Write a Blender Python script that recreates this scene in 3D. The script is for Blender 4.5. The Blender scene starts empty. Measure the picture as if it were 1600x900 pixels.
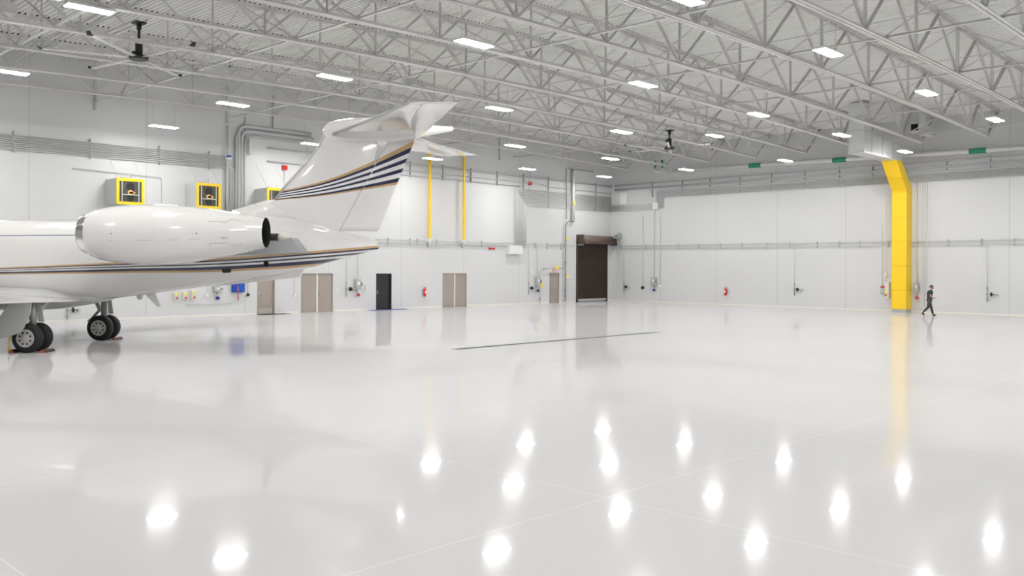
import bpy, bmesh, math, random
from mathutils import Vector, Matrix
random.seed(7)
SC = bpy.context.scene
COL = SC.collection
PI = math.pi

# ------------------------------------------------------------------ camera calibration
F, Y0, YAW, ROLL, H = 1385.4, 417.8, math.radians(44.066), math.radians(0.297), 2.6
FW = Vector((math.cos(YAW), math.sin(YAW), 0)); RT = Vector((math.sin(YAW), -math.cos(YAW), 0))
CAM = Vector((0, 0, H))
def ray(px, py):
    c, s = math.cos(ROLL), math.sin(ROLL)
    X = px-800; Y = Y0-py
    xr = c*X-s*Y; yr = s*X+c*Y
    return FW+RT*(xr/F)+Vector((0, 0, yr/F))
def onY(px, py, Y): v = ray(px, py); return CAM+v*(Y/v.y)
def onX(px, py, X): v = ray(px, py); return CAM+v*(X/v.x)
def onZ(px, py, Z): v = ray(px, py); return CAM+v*((Z-H)/v.z)

YA, XB = 42.94, 55.55            # inner faces of left and right walls
XW, YS = -8.0, -10.0             # the two walls behind the viewpoint
YT, DT, XE = 39.91, 3.523, 53.6  # trusses
RX = 28.43
def zdeck(x): return 12.487-.029*abs(x-28.45)
def zbot(x): return 2.6+.977*(7.85-.35*((x/.977-33)/22)**2)

# ------------------------------------------------------------------ materials
def new_mat(name, rgb, rough=.5, metal=0, coat=0, spec=.5, noise=0, nscale=5, emit=None, estr=0):
    m = bpy.data.materials.new(name); m.use_nodes = True
    nt = m.node_tree; b = nt.nodes['Principled BSDF']
    b.inputs['Base Color'].default_value = (*rgb, 1)
    b.inputs['Roughness'].default_value = rough
    b.inputs['Metallic'].default_value = metal
    b.inputs['Coat Weight'].default_value = coat
    b.inputs['Coat Roughness'].default_value = .04
    b.inputs['Specular IOR Level'].default_value = spec
    if emit:
        b.inputs['Emission Color'].default_value = (*emit, 1); b.inputs['Emission Strength'].default_value = estr
    if noise:
        tc = nt.nodes.new('ShaderNodeTexCoord'); n = nt.nodes.new('ShaderNodeTexNoise'); n.inputs['Scale'].default_value = nscale
        n.inputs['Detail'].default_value = 4
        mr = nt.nodes.new('ShaderNodeMapRange'); mr.inputs['To Min'].default_value = 1-noise; mr.inputs['To Max'].default_value = 1+noise
        mx = nt.nodes.new('ShaderNodeVectorMath'); mx.operation = 'SCALE'; mx.inputs[0].default_value = rgb
        nt.links.new(tc.outputs['Object'], n.inputs['Vector']); nt.links.new(n.outputs['Fac'], mr.inputs['Value'])
        nt.links.new(mr.outputs[0], mx.inputs['Scale']); nt.links.new(mx.outputs[0], b.inputs['Base Color'])
    return m
M = {}
M['steel_white'] = new_mat('painted_steel', (.66, .655, .635), .45, noise=.05, nscale=3)
M['deck'] = new_mat('deck_paint', (.80, .795, .78), .55, noise=.03, nscale=2)
M['flute_shade'] = new_mat('flute_shade_dark', (.03, .03, .03), .9)  # dark colour painting the shade in the deck voids
M['conduit'] = new_mat('conduit_gray', (.52, .53, .53), .4, metal=.0, noise=.05, nscale=8)
M['conduit_white'] = new_mat('white_pipe', (.72, .72, .71), .4, noise=.03)
M['strut'] = new_mat('strut_gray', (.30, .31, .31), .5)
M['black'] = new_mat('matte_black', (.012, .012, .013), .5)
M['blackdeep'] = new_mat('deep_black', (.003, .003, .003), .9)
M['yellow'] = new_mat('yellow_paint', (.94, .62, .012), .38, noise=.03, nscale=1.5)
M['duct'] = new_mat('galvanised_duct', (.66, .67, .67), .4, metal=.1, noise=.06, nscale=2)
M['door_tan'] = new_mat('tan_door', (.35, .305, .27), .5, noise=.03)
M['door_black'] = new_mat('charcoal_door', (.018, .018, .019), .4)
M['brown'] = new_mat('brown_slats', (.042, .028, .022), .45, noise=.1, nscale=4)
M['brown_hood'] = new_mat('brown_hood', (.14, .095, .075), .45, noise=.2, nscale=3)
M['frame'] = new_mat('white_frame', (.74, .74, .72), .5)
M['chrome'] = new_mat('polished_metal', (.75, .75, .75), .15, metal=1)
M['red'] = new_mat('red_enamel', (.62, .01, .012), .3, coat=.5)
M['white'] = new_mat('white_plastic', (.78, .78, .76), .4)
M['cream'] = new_mat('cream_plastic', (.72, .69, .60), .45)
M['graybox'] = new_mat('gray_enclosure', (.42, .45, .42), .5)
M['blue'] = new_mat('blue_cabinet', (.005, .07, .42), .4)
M['navybox'] = new_mat('navy_plastic', (.02, .03, .22), .4)
M['green'] = new_mat('green_band', (.02, .28, .15), .5)
M['tagyellow'] = new_mat('yellow_tag', (.9, .75, .05), .5)
M['heater'] = new_mat('heater_housing', (.52, .54, .53), .5, noise=.04)
M['grille'] = new_mat('heater_interior', (.07, .065, .05), .6, noise=.5, nscale=9)
M['sticker'] = new_mat('amber_sticker', (.75, .48, .15), .5)
M['rubber'] = new_mat('tire_rubber', (.012, .012, .013), .7)
M['hub'] = new_mat('wheel_hub', (.50, .49, .47), .4, metal=.3)
M['gear'] = new_mat('landing_gear_gray', (.42, .42, .41), .35, metal=.3)
M['gearpanel'] = new_mat('gear_door_gray', (.42, .42, .41), .3, coat=.5)
M['orange'] = new_mat('orange_rubber', (.62, .12, .02), .6)
M['rope'] = new_mat('yellow_rope', (.85, .6, .1), .7)
M['mat_black'] = new_mat('dark_floor_mat', (.03, .03, .03), .8)
M['mat_blue'] = new_mat('blue_floor_mat', (.02, .06, .38), .7)
M['fan_blade'] = new_mat('fan_blade', (.66, .65, .63), .35)
M['lamp'] = new_mat('led_diffuser', (.9, .9, .9), .5, emit=(1, .985, .965), estr=1)
M['lampbody'] = new_mat('lamp_housing', (.7, .7, .69), .5)
M['drain'] = new_mat('drain_grate', (.05, .05, .05), .6)
M['skin'] = new_mat('skin', (.50, .28, .20), .5)
M['shirt'] = new_mat('dark_shirt', (.03, .035, .045), .8)
M['trousers'] = new_mat('dark_trousers', (.045, .047, .052), .8)
M['hair'] = new_mat('brown_hair', (.10, .055, .035), .7)
M['aero_gray'] = new_mat('titanium_fairing', (.44, .46, .47), .35, metal=.2)
M['seam'] = new_mat('panel_seam', (.25, .24, .23), .6)
M['red_flange'] = new_mat('red_housing', (.5, .05, .04), .4)

def N(nt, t, **kw):
    n = nt.nodes.new(t)
    for k, v in kw.items(): setattr(n, k, v)
    return n
def math_node(nt, op, a, b=None):
    n = N(nt, 'ShaderNodeMath', operation=op)
    for i, v in enumerate((a, b)):
        if v is None: continue
        if isinstance(v, (int, float)): n.inputs[i].default_value = v
        else: nt.links.new(v, n.inputs[i])
    return n.outputs[0]

def wall_mat(name, axis, off, step, rgb=(.63, .635, .64)):
    """white panel wall: a sealant joint every `step` metres along the wall"""
    m = new_mat(name, rgb, .42); nt = m.node_tree; b = nt.nodes['Principled BSDF']
    g = N(nt, 'ShaderNodeNewGeometry'); sp = N(nt, 'ShaderNodeSeparateXYZ'); nt.links.new(g.outputs['Position'], sp.inputs[0])
    u = math_node(nt, 'SUBTRACT', sp.outputs[axis], off); u = math_node(nt, 'DIVIDE', u, step)
    fr = math_node(nt, 'FRACT', u); d = math_node(nt, 'SUBTRACT', fr, .5); d = math_node(nt, 'ABSOLUTE', d)
    near = math_node(nt, 'GREATER_THAN', d, .5-.016/step)
    no = N(nt, 'ShaderNodeTexNoise'); no.inputs['Scale'].default_value = .25; no.inputs['Detail'].default_value = 3
    nt.links.new(g.outputs['Position'], no.inputs['Vector'])
    mr = N(nt, 'ShaderNodeMapRange'); mr.inputs['To Min'].default_value = .97; mr.inputs['To Max'].default_value = 1.03
    nt.links.new(no.outputs['Fac'], mr.inputs['Value'])
    sc = N(nt, 'ShaderNodeVectorMath', operation='SCALE'); sc.inputs[0].default_value = rgb; nt.links.new(mr.outputs[0], sc.inputs['Scale'])
    mx = N(nt, 'ShaderNodeMix', data_type='RGBA'); nt.links.new(near, mx.inputs[0]); nt.links.new(sc.outputs[0], mx.inputs[6])
    mx.inputs[7].default_value = (.47, .47, .46, 1); nt.links.new(mx.outputs[2], b.inputs['Base Color'])
    # orange peel texture of the paint
    n2 = N(nt, 'ShaderNodeTexNoise'); n2.inputs['Scale'].default_value = 1.2; nt.links.new(g.outputs['Position'], n2.inputs['Vector'])
    bp = N(nt, 'ShaderNodeBump'); bp.inputs['Strength'].default_value = .08; bp.inputs['Distance'].default_value = .05
    nt.links.new(n2.outputs['Fac'], bp.inputs['Height']); nt.links.new(bp.outputs[0], b.inputs['Normal'])
    return m
M['wallA'] = wall_mat('white_wall_panels_left', 0, 13.40, 5.279)
M['wallB'] = wall_mat('white_wall_panels_right', 1, 38.24, 4.717)
M['wallC'] = wall_mat('white_wall_panels_rear', 0, 0, 5.0)

def floor_mat():
    m = bpy.data.materials.new('glossy_epoxy'); m.use_nodes = True; nt = m.node_tree; nt.nodes.clear()
    out = N(nt, 'ShaderNodeOutputMaterial')
    g = N(nt, 'ShaderNodeNewGeometry'); pos = g.outputs['Position']
    # soft mottling of the poured epoxy
    n1 = N(nt, 'ShaderNodeTexNoise'); n1.inputs['Scale'].default_value = .18; n1.inputs['Detail'].default_value = 5; nt.links.new(pos, n1.inputs['Vector'])
    mr = N(nt, 'ShaderNodeMapRange'); mr.inputs['To Min'].default_value = .96; mr.inputs['To Max'].default_value = 1.04; nt.links.new(n1.outputs['Fac'], mr.inputs['Value'])
    base = (.585, .582, .585)
    sc = N(nt, 'ShaderNodeVectorMath', operation='SCALE'); sc.inputs[0].default_value = base; nt.links.new(mr.outputs[0], sc.inputs['Scale'])
    # saw-cut joints, filled with lighter sealant
    sp = N(nt, 'ShaderNodeSeparateXYZ'); nt.links.new(pos, sp.inputs[0])
    def joint(axis, off, step, w):
        u = math_node(nt, 'DIVIDE', math_node(nt, 'SUBTRACT', sp.outputs[axis], off), step)
        d = math_node(nt, 'ABSOLUTE', math_node(nt, 'SUBTRACT', math_node(nt, 'FRACT', u), .5))
        return math_node(nt, 'GREATER_THAN', d, .5-w/step)
    jj = math_node(nt, 'MAXIMUM', joint(0, 2.5, 5.47, .006), joint(1, 6.2, 5.47, .006))
    mx = N(nt, 'ShaderNodeMix', data_type='RGBA'); nt.links.new(math_node(nt, 'MULTIPLY', jj, .4), mx.inputs[0])
    nt.links.new(sc.outputs[0], mx.inputs[6]); mx.inputs[7].default_value = (.93, .93, .92, 1)
    dif = N(nt, 'ShaderNodeBsdfDiffuse'); nt.links.new(mx.outputs[2], dif.inputs['Color'])
    # gentle ripples of the coating
    a = N(nt, 'ShaderNodeTexNoise'); a.inputs['Scale'].default_value = 1.1; a.inputs['Detail'].default_value = 2; nt.links.new(pos, a.inputs['Vector'])
    b = N(nt, 'ShaderNodeTexNoise'); b.inputs['Scale'].default_value = 9; b.inputs['Detail'].default_value = 2; nt.links.new(pos, b.inputs['Vector'])
    c = N(nt, 'ShaderNodeTexNoise'); c.inputs['Scale'].default_value = 70; c.inputs['Detail'].default_value = 1; nt.links.new(pos, c.inputs['Vector'])
    h = math_node(nt, 'ADD', math_node(nt, 'MULTIPLY', a.outputs['Fac'], .0006), math_node(nt, 'MULTIPLY', b.outputs['Fac'], .00005))
    h = math_node(nt, 'ADD', h, math_node(nt, 'MULTIPLY', c.outputs['Fac'], .000006))
    bp = N(nt, 'ShaderNodeBump'); bp.inputs['Strength'].default_value = 1; bp.inputs['Distance'].default_value = 1; nt.links.new(h, bp.inputs['Height'])
    gl = N(nt, 'ShaderNodeBsdfGlossy'); gl.inputs['Roughness'].default_value = .018; gl.inputs['Color'].default_value = (.97, .97, .97, 1)
    nt.links.new(bp.outputs[0], gl.inputs['Normal'])
    g2 = N(nt, 'ShaderNodeBsdfGlossy'); g2.inputs['Roughness'].default_value = .10; g2.inputs['Color'].default_value = (.97, .97, .97, 1); nt.links.new(bp.outputs[0], g2.inputs['Normal'])
    gm = N(nt, 'ShaderNodeMixShader'); gm.inputs[0].default_value = .30; nt.links.new(gl.outputs[0], gm.inputs[1]); nt.links.new(g2.outputs[0], gm.inputs[2])
    fr = N(nt, 'ShaderNodeFresnel'); fr.inputs['IOR'].default_value = 1.5
    fac = math_node(nt, 'MULTIPLY', fr.outputs[0], .62)
    ms = N(nt, 'ShaderNodeMixShader'); nt.links.new(fac, ms.inputs[0]); nt.links.new(dif.outputs[0], ms.inputs[1]); nt.links.new(gm.outputs[0], ms.inputs[2])
    nt.links.new(ms.outputs[0], out.inputs['Surface'])
    return m
M['floor'] = floor_mat()

# ------------------------------------------------------------------ mesh builder
class MB:
    def __init__(s): s.v = []; s.f = []; s.mi = []; s.sm = []
    def add(s, vs, fs, mi=0, smooth=False):
        o = len(s.v); s.v += [tuple(v) for v in vs]
        for f in fs: s.f.append([i+o for i in f]); s.mi.append(mi); s.sm.append(smooth)
    def box(s, a, b, mi=0):
        x0, y0, z0 = (min(a[i], b[i]) for i in range(3)); x1, y1, z1 = (max(a[i], b[i]) for i in range(3))
        s.add([(x0,y0,z0),(x1,y0,z0),(x1,y1,z0),(x0,y1,z0),(x0,y0,z1),(x1,y0,z1),(x1,y1,z1),(x0,y1,z1)],
              [(0,3,2,1),(4,5,6,7),(0,1,5,4),(1,2,6,5),(2,3,7,6),(3,0,4,7)], mi)
    def bar(s, p, q, w, h, up=Vector((0,0,1)), mi=0, off=0):
        p, q = Vector(p), Vector(q); d = (q-p).normalized(); side = d.cross(up)
        if side.length < 1e-4: side = d.cross(Vector((1,0,0)))
        side.normalize(); u = side.cross(d).normalized(); c = side*off
        vs = [e+c+side*a*w/2+u*b*h/2 for e in (p, q) for a, b in ((-1,-1),(1,-1),(1,1),(-1,1))]
        s.add(vs, [(3,2,1,0),(4,5,6,7),(0,1,5,4),(1,2,6,5),(2,3,7,6),(3,0,4,7)], mi)
    def tube(s, pts, r, n=8, mi=0, caps=True, rs=None):
        pts = [Vector(p) for p in pts]; rings = []
        prev = None
        for i, p in enumerate(pts):
            a = pts[max(i-1, 0)]; b = pts[min(i+1, len(pts)-1)]; d = (b-a).normalized()
            ref = Vector((0,0,1)) if abs(d.z) < .9 else Vector((1,0,0))
            if prev is not None: ref = prev
            x = d.cross(ref).normalized(); y = x.cross(d).normalized(); prev = y
            rr = rs[i] if rs else r
            rings.append([p+(x*math.cos(2*PI*k/n)+y*math.sin(2*PI*k/n))*rr for k in range(n)])
        s.loft(rings, mi=mi, caps=caps)
    def loft(s, rings, mi=0, caps=True, smooth=True, closed=True):
        n = len(rings[0]); o = len(s.v); s.v += [tuple(v) for r in rings for v in r]
        for i in range(len(rings)-1):
            for k in range(n if closed else n-1):
                k2 = (k+1) % n
                s.f.append([o+i*n+k, o+i*n+k2, o+(i+1)*n+k2, o+(i+1)*n+k]); s.mi.append(mi); s.sm.append(smooth)
        if caps:
            s.f.append([o+k for k in range(n)][::-1]); s.mi.append(mi); s.sm.append(False)
            s.f.append([o+(len(rings)-1)*n+k for k in range(n)]); s.mi.append(mi); s.sm.append(False)
    def disc(s, c, axis, r, h, n=24, mi=0):
        axis = Vector(axis).normalized(); s.tube([Vector(c)-axis*h/2, Vector(c)+axis*h/2], r, n, mi)
    def prism(s, poly, d, mi=0):
        poly = [Vector(p) for p in poly]; n = len(poly); d = Vector(d)
        s.add(poly+[p+d for p in poly], [list(range(n))[::-1], [n+i for i in range(n)]]+[(i, (i+1) % n, n+(i+1) % n, n+i) for i in range(n)], mi)
    def build(s, name, mats, parent=None, loc=None):
        me = bpy.data.meshes.new(name); me.from_pydata(s.v, [], s.f)
        for m in (mats if isinstance(mats, (list, tuple)) else [mats]): me.materials.append(M[m] if isinstance(m, str) else m)
        me.polygons.foreach_set('material_index', s.mi); me.polygons.foreach_set('use_smooth', s.sm)
        bm = bmesh.new(); bm.from_mesh(me); bmesh.ops.recalc_face_normals(bm, faces=bm.faces); bm.to_mesh(me); bm.free()
        me.update()
        o = bpy.data.objects.new(name, me); COL.objects.link(o)
        if parent is not None: o.parent = parent
        if loc is not None: o.location = loc
        return o

def tag(o, label=None, cat=None, group=None, kind=None):
    if label: o['label'] = label
    if cat: o['category'] = cat
    if group: o['group'] = group
    if kind: o['kind'] = kind
    return o
def empty(name, loc=(0,0,0), rz=0, **kw):
    o = bpy.data.objects.new(name, None); COL.objects.link(o); o.location = loc; o.rotation_euler = (0,0,rz)
    o.empty_display_size = .2
    return tag(o, **kw)
KIDS = {}
def copy_tree(o, parent=None):
    c = o.copy(); COL.objects.link(c); c.parent = parent
    for ch in list(o.children): copy_tree(ch, c)
    return c
ORD = ['first','second','third','fourth','fifth','sixth','seventh','eighth','ninth','tenth','eleventh','twelfth','thirteenth','fourteenth','fifteenth','sixteenth','seventeenth','eighteenth','nineteenth','twentieth']

# ------------------------------------------------------------------ room shell
def structure(name, mb, mat): return tag(mb.build(name, mat), kind='structure')
mb = MB(); mb.box((XW-.3, YS-.3, -.2), (XB+.3, YA+.5, 0)); structure('floor', mb, 'floor')

def wall_with_holes(name, mat, axis, face, thick, span, z1, holes, depth=.16):
    """wall plane with door openings; axis 0: runs along X at y=face; axis 1: runs along Y at x=face"""
    mb = MB()
    def P(u, d, z): return (u, face+d, z) if axis == 0 else (face+d, u, z)
    us = sorted({span[0], span[1], *[h[0] for h in holes], *[h[1] for h in holes]})
    for a, b in zip(us[:-1], us[1:]):
        hs = [h for h in holes if h[0] <= a+1e-6 and h[1] >= b-1e-6]
        z0 = hs[0][2] if hs else 0
        mb.box(P(a, 0, z0), P(b, thick, z1))
    return structure(name, mb, mat)

doors = [  # name, x0, x1, height, kind
    ('door_1', 24.71, 25.76, 2.20, 'single'), ('door_2', 27.42, 29.53, 2.21, 'double'), ('door_3', 32.63, 33.78, 2.19, 'black'),
    ('door_4', 37.95, 40.04, 2.21, 'double'), ('door_5', 48.29, 49.34, 2.22, 'single_bar')]
ROLL_X0, ROLL_X1, ROLL_Z = 51.30, 55.02, 4.75
holes = [(x0, x1, h) for _, x0, x1, h, _ in doors]+[(ROLL_X0+.1, ROLL_X1-.1, ROLL_Z-.4)]
wall_with_holes('wall_left', 'wallA', 0, YA, .25, (XW-.3, XB+.3), 13.2, holes)
mb = MB(); mb.box((XB, YS, 0), (XB+.25, YA, 13.2)); structure('wall_right', mb, 'wallB')
mb = MB(); mb.box((XW-.25, YS, 0), (XW, YA, 13.2)); structure('wall_rear', mb, 'wallC')
mb = MB(); mb.box((XW-.25, YS-.25, 0), (XB+.25, YS, 13.2)); structure('wall_front', mb, 'wallC')
# corrugated deck, two slopes in one sheet
mb = MB(); P_ = .2032; x = XW-.1; prof = []
while x < XB+.1:
    for dx, dz in ((0, 0), (.078, 0), (.100, .075), (.181, .075)): prof.append((x+dx, zdeck(x+dx)+dz))
    x += P_
ys = [YS-.1, YA+.1]
vs = [(px, y, pz) for px, pz in prof for y in ys]
mb.add(vs, [(2*i, 2*i+1, 2*i+3, 2*i+2) for i in range(len(prof)-1)])
top = [(px, y, zdeck(px)+.30) for px, _ in (prof[0], prof[len(prof)//2], prof[-1]) for y in ys]
mb.add(top, [(0,1,3,2), (2,3,5,4)])
structure('ceiling', mb, 'deck')

# trims: pale skirting strip at the foot of the walls
mb = MB()
us = [XW]+[v for _, a, b, _, _ in doors for v in (a-.05, b+.05)]+[ROLL_X0-.05, ROLL_X1+.1, XB]
for a, b in zip(us[::2], us[1::2]): mb.box((a, YA-.012, 0), (b, YA+.001, .10))
structure('baseboard_left', mb, new_mat('skirting', (.76, .74, .69), .4))
mb = MB(); mb.box((XB-.012, YS, 0), (XB+.001, YA, .10)); structure('baseboard_right', mb, bpy.data.materials['skirting'])

# ------------------------------------------------------------------ doors
for name, x0, x1, h, kind in doors:
    e = empty(name, ((x0+x1)/2, YA, 0), kind='structure')
    W = x1-x0
    leaf = 'door_black' if kind == 'black' else 'door_tan'
    f = MB()
    for s in (-1, 1): f.box((s*(W/2+.0), -.02, 0), (s*(W/2-.05), .14, h))
    f.box((-W/2, -.02, h-.05), (W/2, .14, h))
    f.build('frame', leaf, e)
    d = .09 if kind in ('black', 'single') else .03
    if kind == 'double':
        for s in (-1, 1):
            m = MB(); m.box((s*.03, d, .01), (s*(W/2-.05), d+.05, h-.05)); lf = m.build('leaf', leaf, e)
            for k, z in enumerate((.3, 1.1, 1.95)):
                hb = MB(); hb.box((s*(W/2-.055), d-.012, z-.05), (s*(W/2-.03), d, z+.05)); hb.build('hinge', 'strut', lf)
        m = MB(); m.box((-.045, d-.03, .0), (.045, d+.05, h-.05)); m.build('astragal', 'frame', e)
        m = MB(); m.box((.10, d-.02, .95), (.16, d, 1.15)); m.tube([(.13, d-.05, 1.05), (.27, d-.05, 1.05)], .011); m.tube([(.13, d-.05, 1.05), (.13, d, 1.05)], .014)
        m.build('handle', 'strut', e)
    else:
        m = MB(); m.box((-W/2+.05, d, .01), (W/2-.05, d+.05, h-.05)); lf = m.build('leaf', leaf, e)
        if kind == 'single_bar':
            m = MB(); m.bar((-W/2+.12, d-.06, 1.0), (W/2-.14, d-.06, 1.0), .05, .06); m.box((-W/2+.10, d-.05, .96), (-W/2+.16, d, 1.04)); m.box((W/2-.18, d-.05, .96), (W/2-.12, d, 1.04))
            m.build('push_bar', 'strut', e)
            m = MB(); m.box((-W/2+.08, d-.07, h-.16), (-W/2+.42, d, h-.09)); m.bar((-W/2+.3, d-.05, h-.09), (-W/2+.62, d-.15, h-.07), .02, .015); m.build('door_closer', 'strut', e)
            m = MB(); m.box((W/2-.2, d-.02, .06), (W/2-.17, d, .35)); m.build('door_stop', 'strut', e)
        else:
            sx = -W/2+.14
            m = MB(); m.box((sx-.035, d-.012, .93), (sx+.035, d, 1.17)); m.tube([(sx, d-.055, 1.03), (sx+.12, d-.055, 1.03)], .012); m.tube([(sx, d-.055, 1.03), (sx, d, 1.03)], .014); m.disc((sx, d-.015, 1.13), (0,1,0), .022, .02)
            m.build('handle', 'chrome', e)
            for k, z in enumerate((.3, 1.1, 1.95)):
                hb = MB(); hb.box((W/2-.055, d-.012, z-.05), (W/2-.03, d, z+.05)); hb.build('hinge', 'strut', lf)
            if kind == 'single':
                m = MB(); m.box((-W/2+.1, d-.006, .06), (W/2-.1, d, .32)); m.build('kick_plate', new_mat('kick_plate_metal', (.55, .52, .47), .3, metal=.6), e)
# roll-up door
e = empty('door_6', ((ROLL_X0+ROLL_X1)/2, YA, 0), kind='structure')
W = ROLL_X1-ROLL_X0; m = MB()
# slat curtain profile
ring = []; z = .22
sl = .078; zs = []
while z < ROLL_Z: zs += [(z, -.02), (z+sl*.35, -.05), (z+sl*.75, -.05), (z+sl*.98, -.02)]; z += sl
vs = [(sx*(W/2-.10), yy, zz) for zz, yy in zs for sx in (-1, 1)]
m.add(vs, [(2*i, 2*i+1, 2*i+3, 2*i+2) for i in range(len(zs)-1)])
m.box((-(W/2-.10), -.015, .2), (W/2-.10, .01, ROLL_Z)); m.build('curtain', 'brown', e)
for s in (-1, 1):
    m = MB(); m.box((s*(W/2), -.10, 0), (s*(W/2-.14), .0, ROLL_Z)); m.build('guide_rail', new_mat('guide_rail_brown', (.05, .035, .028), .4), e)
m = MB(); m.box((-(W/2-.16), -.07, .12), (W/2-.16, .0, .24)); m.build('bottom_bar', new_mat('bottom_bar_tan', (.52, .46, .40), .5), e)
m = MB(); m.tube([(-W/2+.08, -.32, 4.73), (W/2+.42, -.32, 4.73)], .33, 20); m.build('barrel', 'brown_hood', e)
for x_ in (-W/2, W/2+.42):
    m = MB(); m.box((x_, -.68, 4.36), (x_+.08, .0, 5.08)); m.build('end_bracket', new_mat('end_bracket_brown', (.075, .05, .04), .45), e)
m = MB(); m.box((-W/2+.0, -.5, 4.28), (-W/2+.3, -.02, 4.42)); m.disc((-W/2+.42, -.70, 4.46), (0,1,0), .05, .06)
m.build('idler_bracket', 'strut', e)


def A(px, py, off=0): p = onY(px, py, YA-off); return p
def B(px, py, off=0): p = onX(px, py, XB-off); return p
def run(name, pts, r, mat, label, cat='pipe', group=None, n=8):
    pts = [Vector(p) for p in pts]; o = pts[0].copy()
    m = MB(); m.tube([p-o for p in pts], r, n); ob = m.build(name, mat, None, o); return tag(ob, label, cat, group)
def bend(pts, r=.25, n=4):
    """round the corners of a polyline"""
    pts = [Vector(p) for p in pts]; out = [pts[0]]
    for i in range(1, len(pts)-1):
        a, b, c = pts[i-1], pts[i], pts[i+1]; d1 = (a-b); d2 = (c-b); rr = min(r, d1.length*.45, d2.length*.45)
        p1 = b+d1.normalized()*rr; p2 = b+d2.normalized()*rr
        for k in range(n+1):
            t = k/n; out.append(p1*(1-t)**2+b*2*t*(1-t)+p2*t*t)
    out.append(pts[-1]); return out

# ------------------------------------------------------------------ roof trusses
def make_truss():
    t = empty('roof_truss', (0, 0, 0))
    x0 = XW+.2
    xs = [x0+(XE-x0)*i/40 for i in range(41)]
    m = MB()
    for a, b in zip(xs[:-1], xs[1:]):     # two angles back to back
        for s in (-1, 1):
            m.bar((a, 0, zbot(a)+.007), (b, 0, zbot(b)+.007), .115, .014, off=s*.0725)
            m.bar((a, 0, zbot(a)+.065), (b, 0, zbot(b)+.065), .014, .12, off=s*.022)
    m.build('bottom_chord', 'steel_white', t)
    m = MB()
    for a, b in ((x0, 28.45), (28.45, XB-.05)):
        for s in (-1, 1):
            m.bar((a, 0, zdeck(a)-.008), (b, 0, zdeck(b)-.008), .115, .014, off=s*.0725)
            m.bar((a, 0, zdeck(a)-.068), (b, 0, zdeck(b)-.068), .014, .12, off=s*.022)
    m.build('top_chord', 'steel_white', t)
    m = MB(); x = XW-.1+4*P_; k = 0; pr = []   # one dark toothed strip standing in for the shaded deck voids above the chord
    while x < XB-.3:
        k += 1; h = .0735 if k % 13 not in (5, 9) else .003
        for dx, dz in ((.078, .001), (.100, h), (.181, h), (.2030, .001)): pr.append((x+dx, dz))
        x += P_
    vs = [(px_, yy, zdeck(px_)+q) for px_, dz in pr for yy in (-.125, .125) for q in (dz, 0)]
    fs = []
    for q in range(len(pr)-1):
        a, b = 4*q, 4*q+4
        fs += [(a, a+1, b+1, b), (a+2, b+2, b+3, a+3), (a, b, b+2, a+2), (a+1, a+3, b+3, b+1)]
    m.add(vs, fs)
    m.build('flute_shade_strip', 'flute_shade', t)
    nodes = [RX+4.45*j for j in range(-8, 6)]
    def web(name, p, q, w=.055):
        m = MB()
        for s in (-1, 1):
            m.bar(p, q, .012, w, up=Vector((0,1,0)).cross((Vector(q)-Vector(p)).normalized()), off=s*.022)
            m.bar(p, q, w*.8, .010, up=Vector((0,1,0)).cross((Vector(q)-Vector(p)).normalized()), off=s*(.022+w*.4))
        m.build(name, 'steel_white', t)
    def zb(x): return zbot(x)+.07
    def zt(x): return zdeck(x)-.09
    for i, x in enumerate(nodes):
        web('vertical', (x, 0, zb(x)), (x, 0, zt(x)), .05)
        if i+1 < len(nodes):
            n2 = nodes[i+1]; mid = (x+n2)/2
            web('diagonal', (x, 0, zb(x)), (mid, 0, zt(mid)), .075)
            web('diagonal', (n2, 0, zb(n2)), (mid, 0, zt(mid)), .075)
    x = nodes[-1]; mid = 52.05
    web('diagonal', (x, 0, zb(x)), (mid, 0, zt(mid)), .075); web('diagonal', (XE-.08, 0, zb(XE)), (mid, 0, zt(mid)), .075)
    web('diagonal', (XE-.08, 0, zb(XE)), (XB-.1, 0, zt(XB)), .085)
    m = MB()
    for x in nodes+[XE-.12]:
        m.prism([(x-.14, -.008, zbot(x)+.01), (x+.14, -.008, zbot(x)+.01), (x+.09, -.008, zbot(x)+.2), (x-.09, -.008, zbot(x)+.2)], (0, .016, 0))
    m.build('gusset_plates', 'steel_white', t)
    return t
truss0 = make_truss()
NT = 13
for k in range(NT):
    t = truss0 if k == 0 else copy_tree(truss0)
    t.location = (0, YT-k*DT, 0)
    tag(t, f'white open-web steel roof truss, {ORD[k]} out from the wall with the doors', 'truss', 'roof trusses')

# bridging between the trusses
BX = [3.4, 9.85, 16.2, 22.9, 30.05, 37.3, 44.4, 51.0]
ylo, yhi = YT-(NT-1)*DT, YA
for i, x in enumerate(BX):
    m = MB(); z = zbot(x)+.09
    m.bar((0, ylo-.0, 0), (0, yhi, 0), .10, .010); m.bar((0, ylo, .04), (0, yhi, .04), .010, .08, off=.045)
    o = m.build('bridging_bar', 'steel_white', None, (x, 0, z)); tag(o, f'white bridging bar along the bottom chords, {ORD[i]} line from the near end', 'bar', 'bottom bridging bars')
for i, x in enumerate([6.6, 13.0, 19.6, 26.5, 33.6, 40.8, 47.7]):
    m = MB(); m.bar((0, ylo, 0), (0, yhi, 0), .03, .03)
    o = m.build('sprinkler_pipe', 'conduit', None, (x, 0, zdeck(x)-.42)); tag(o, f'thin pipe running just under the roof deck, {ORD[i]} from the near end', 'pipe', 'sprinkler pipes under the roof')
mproto = {}
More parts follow.
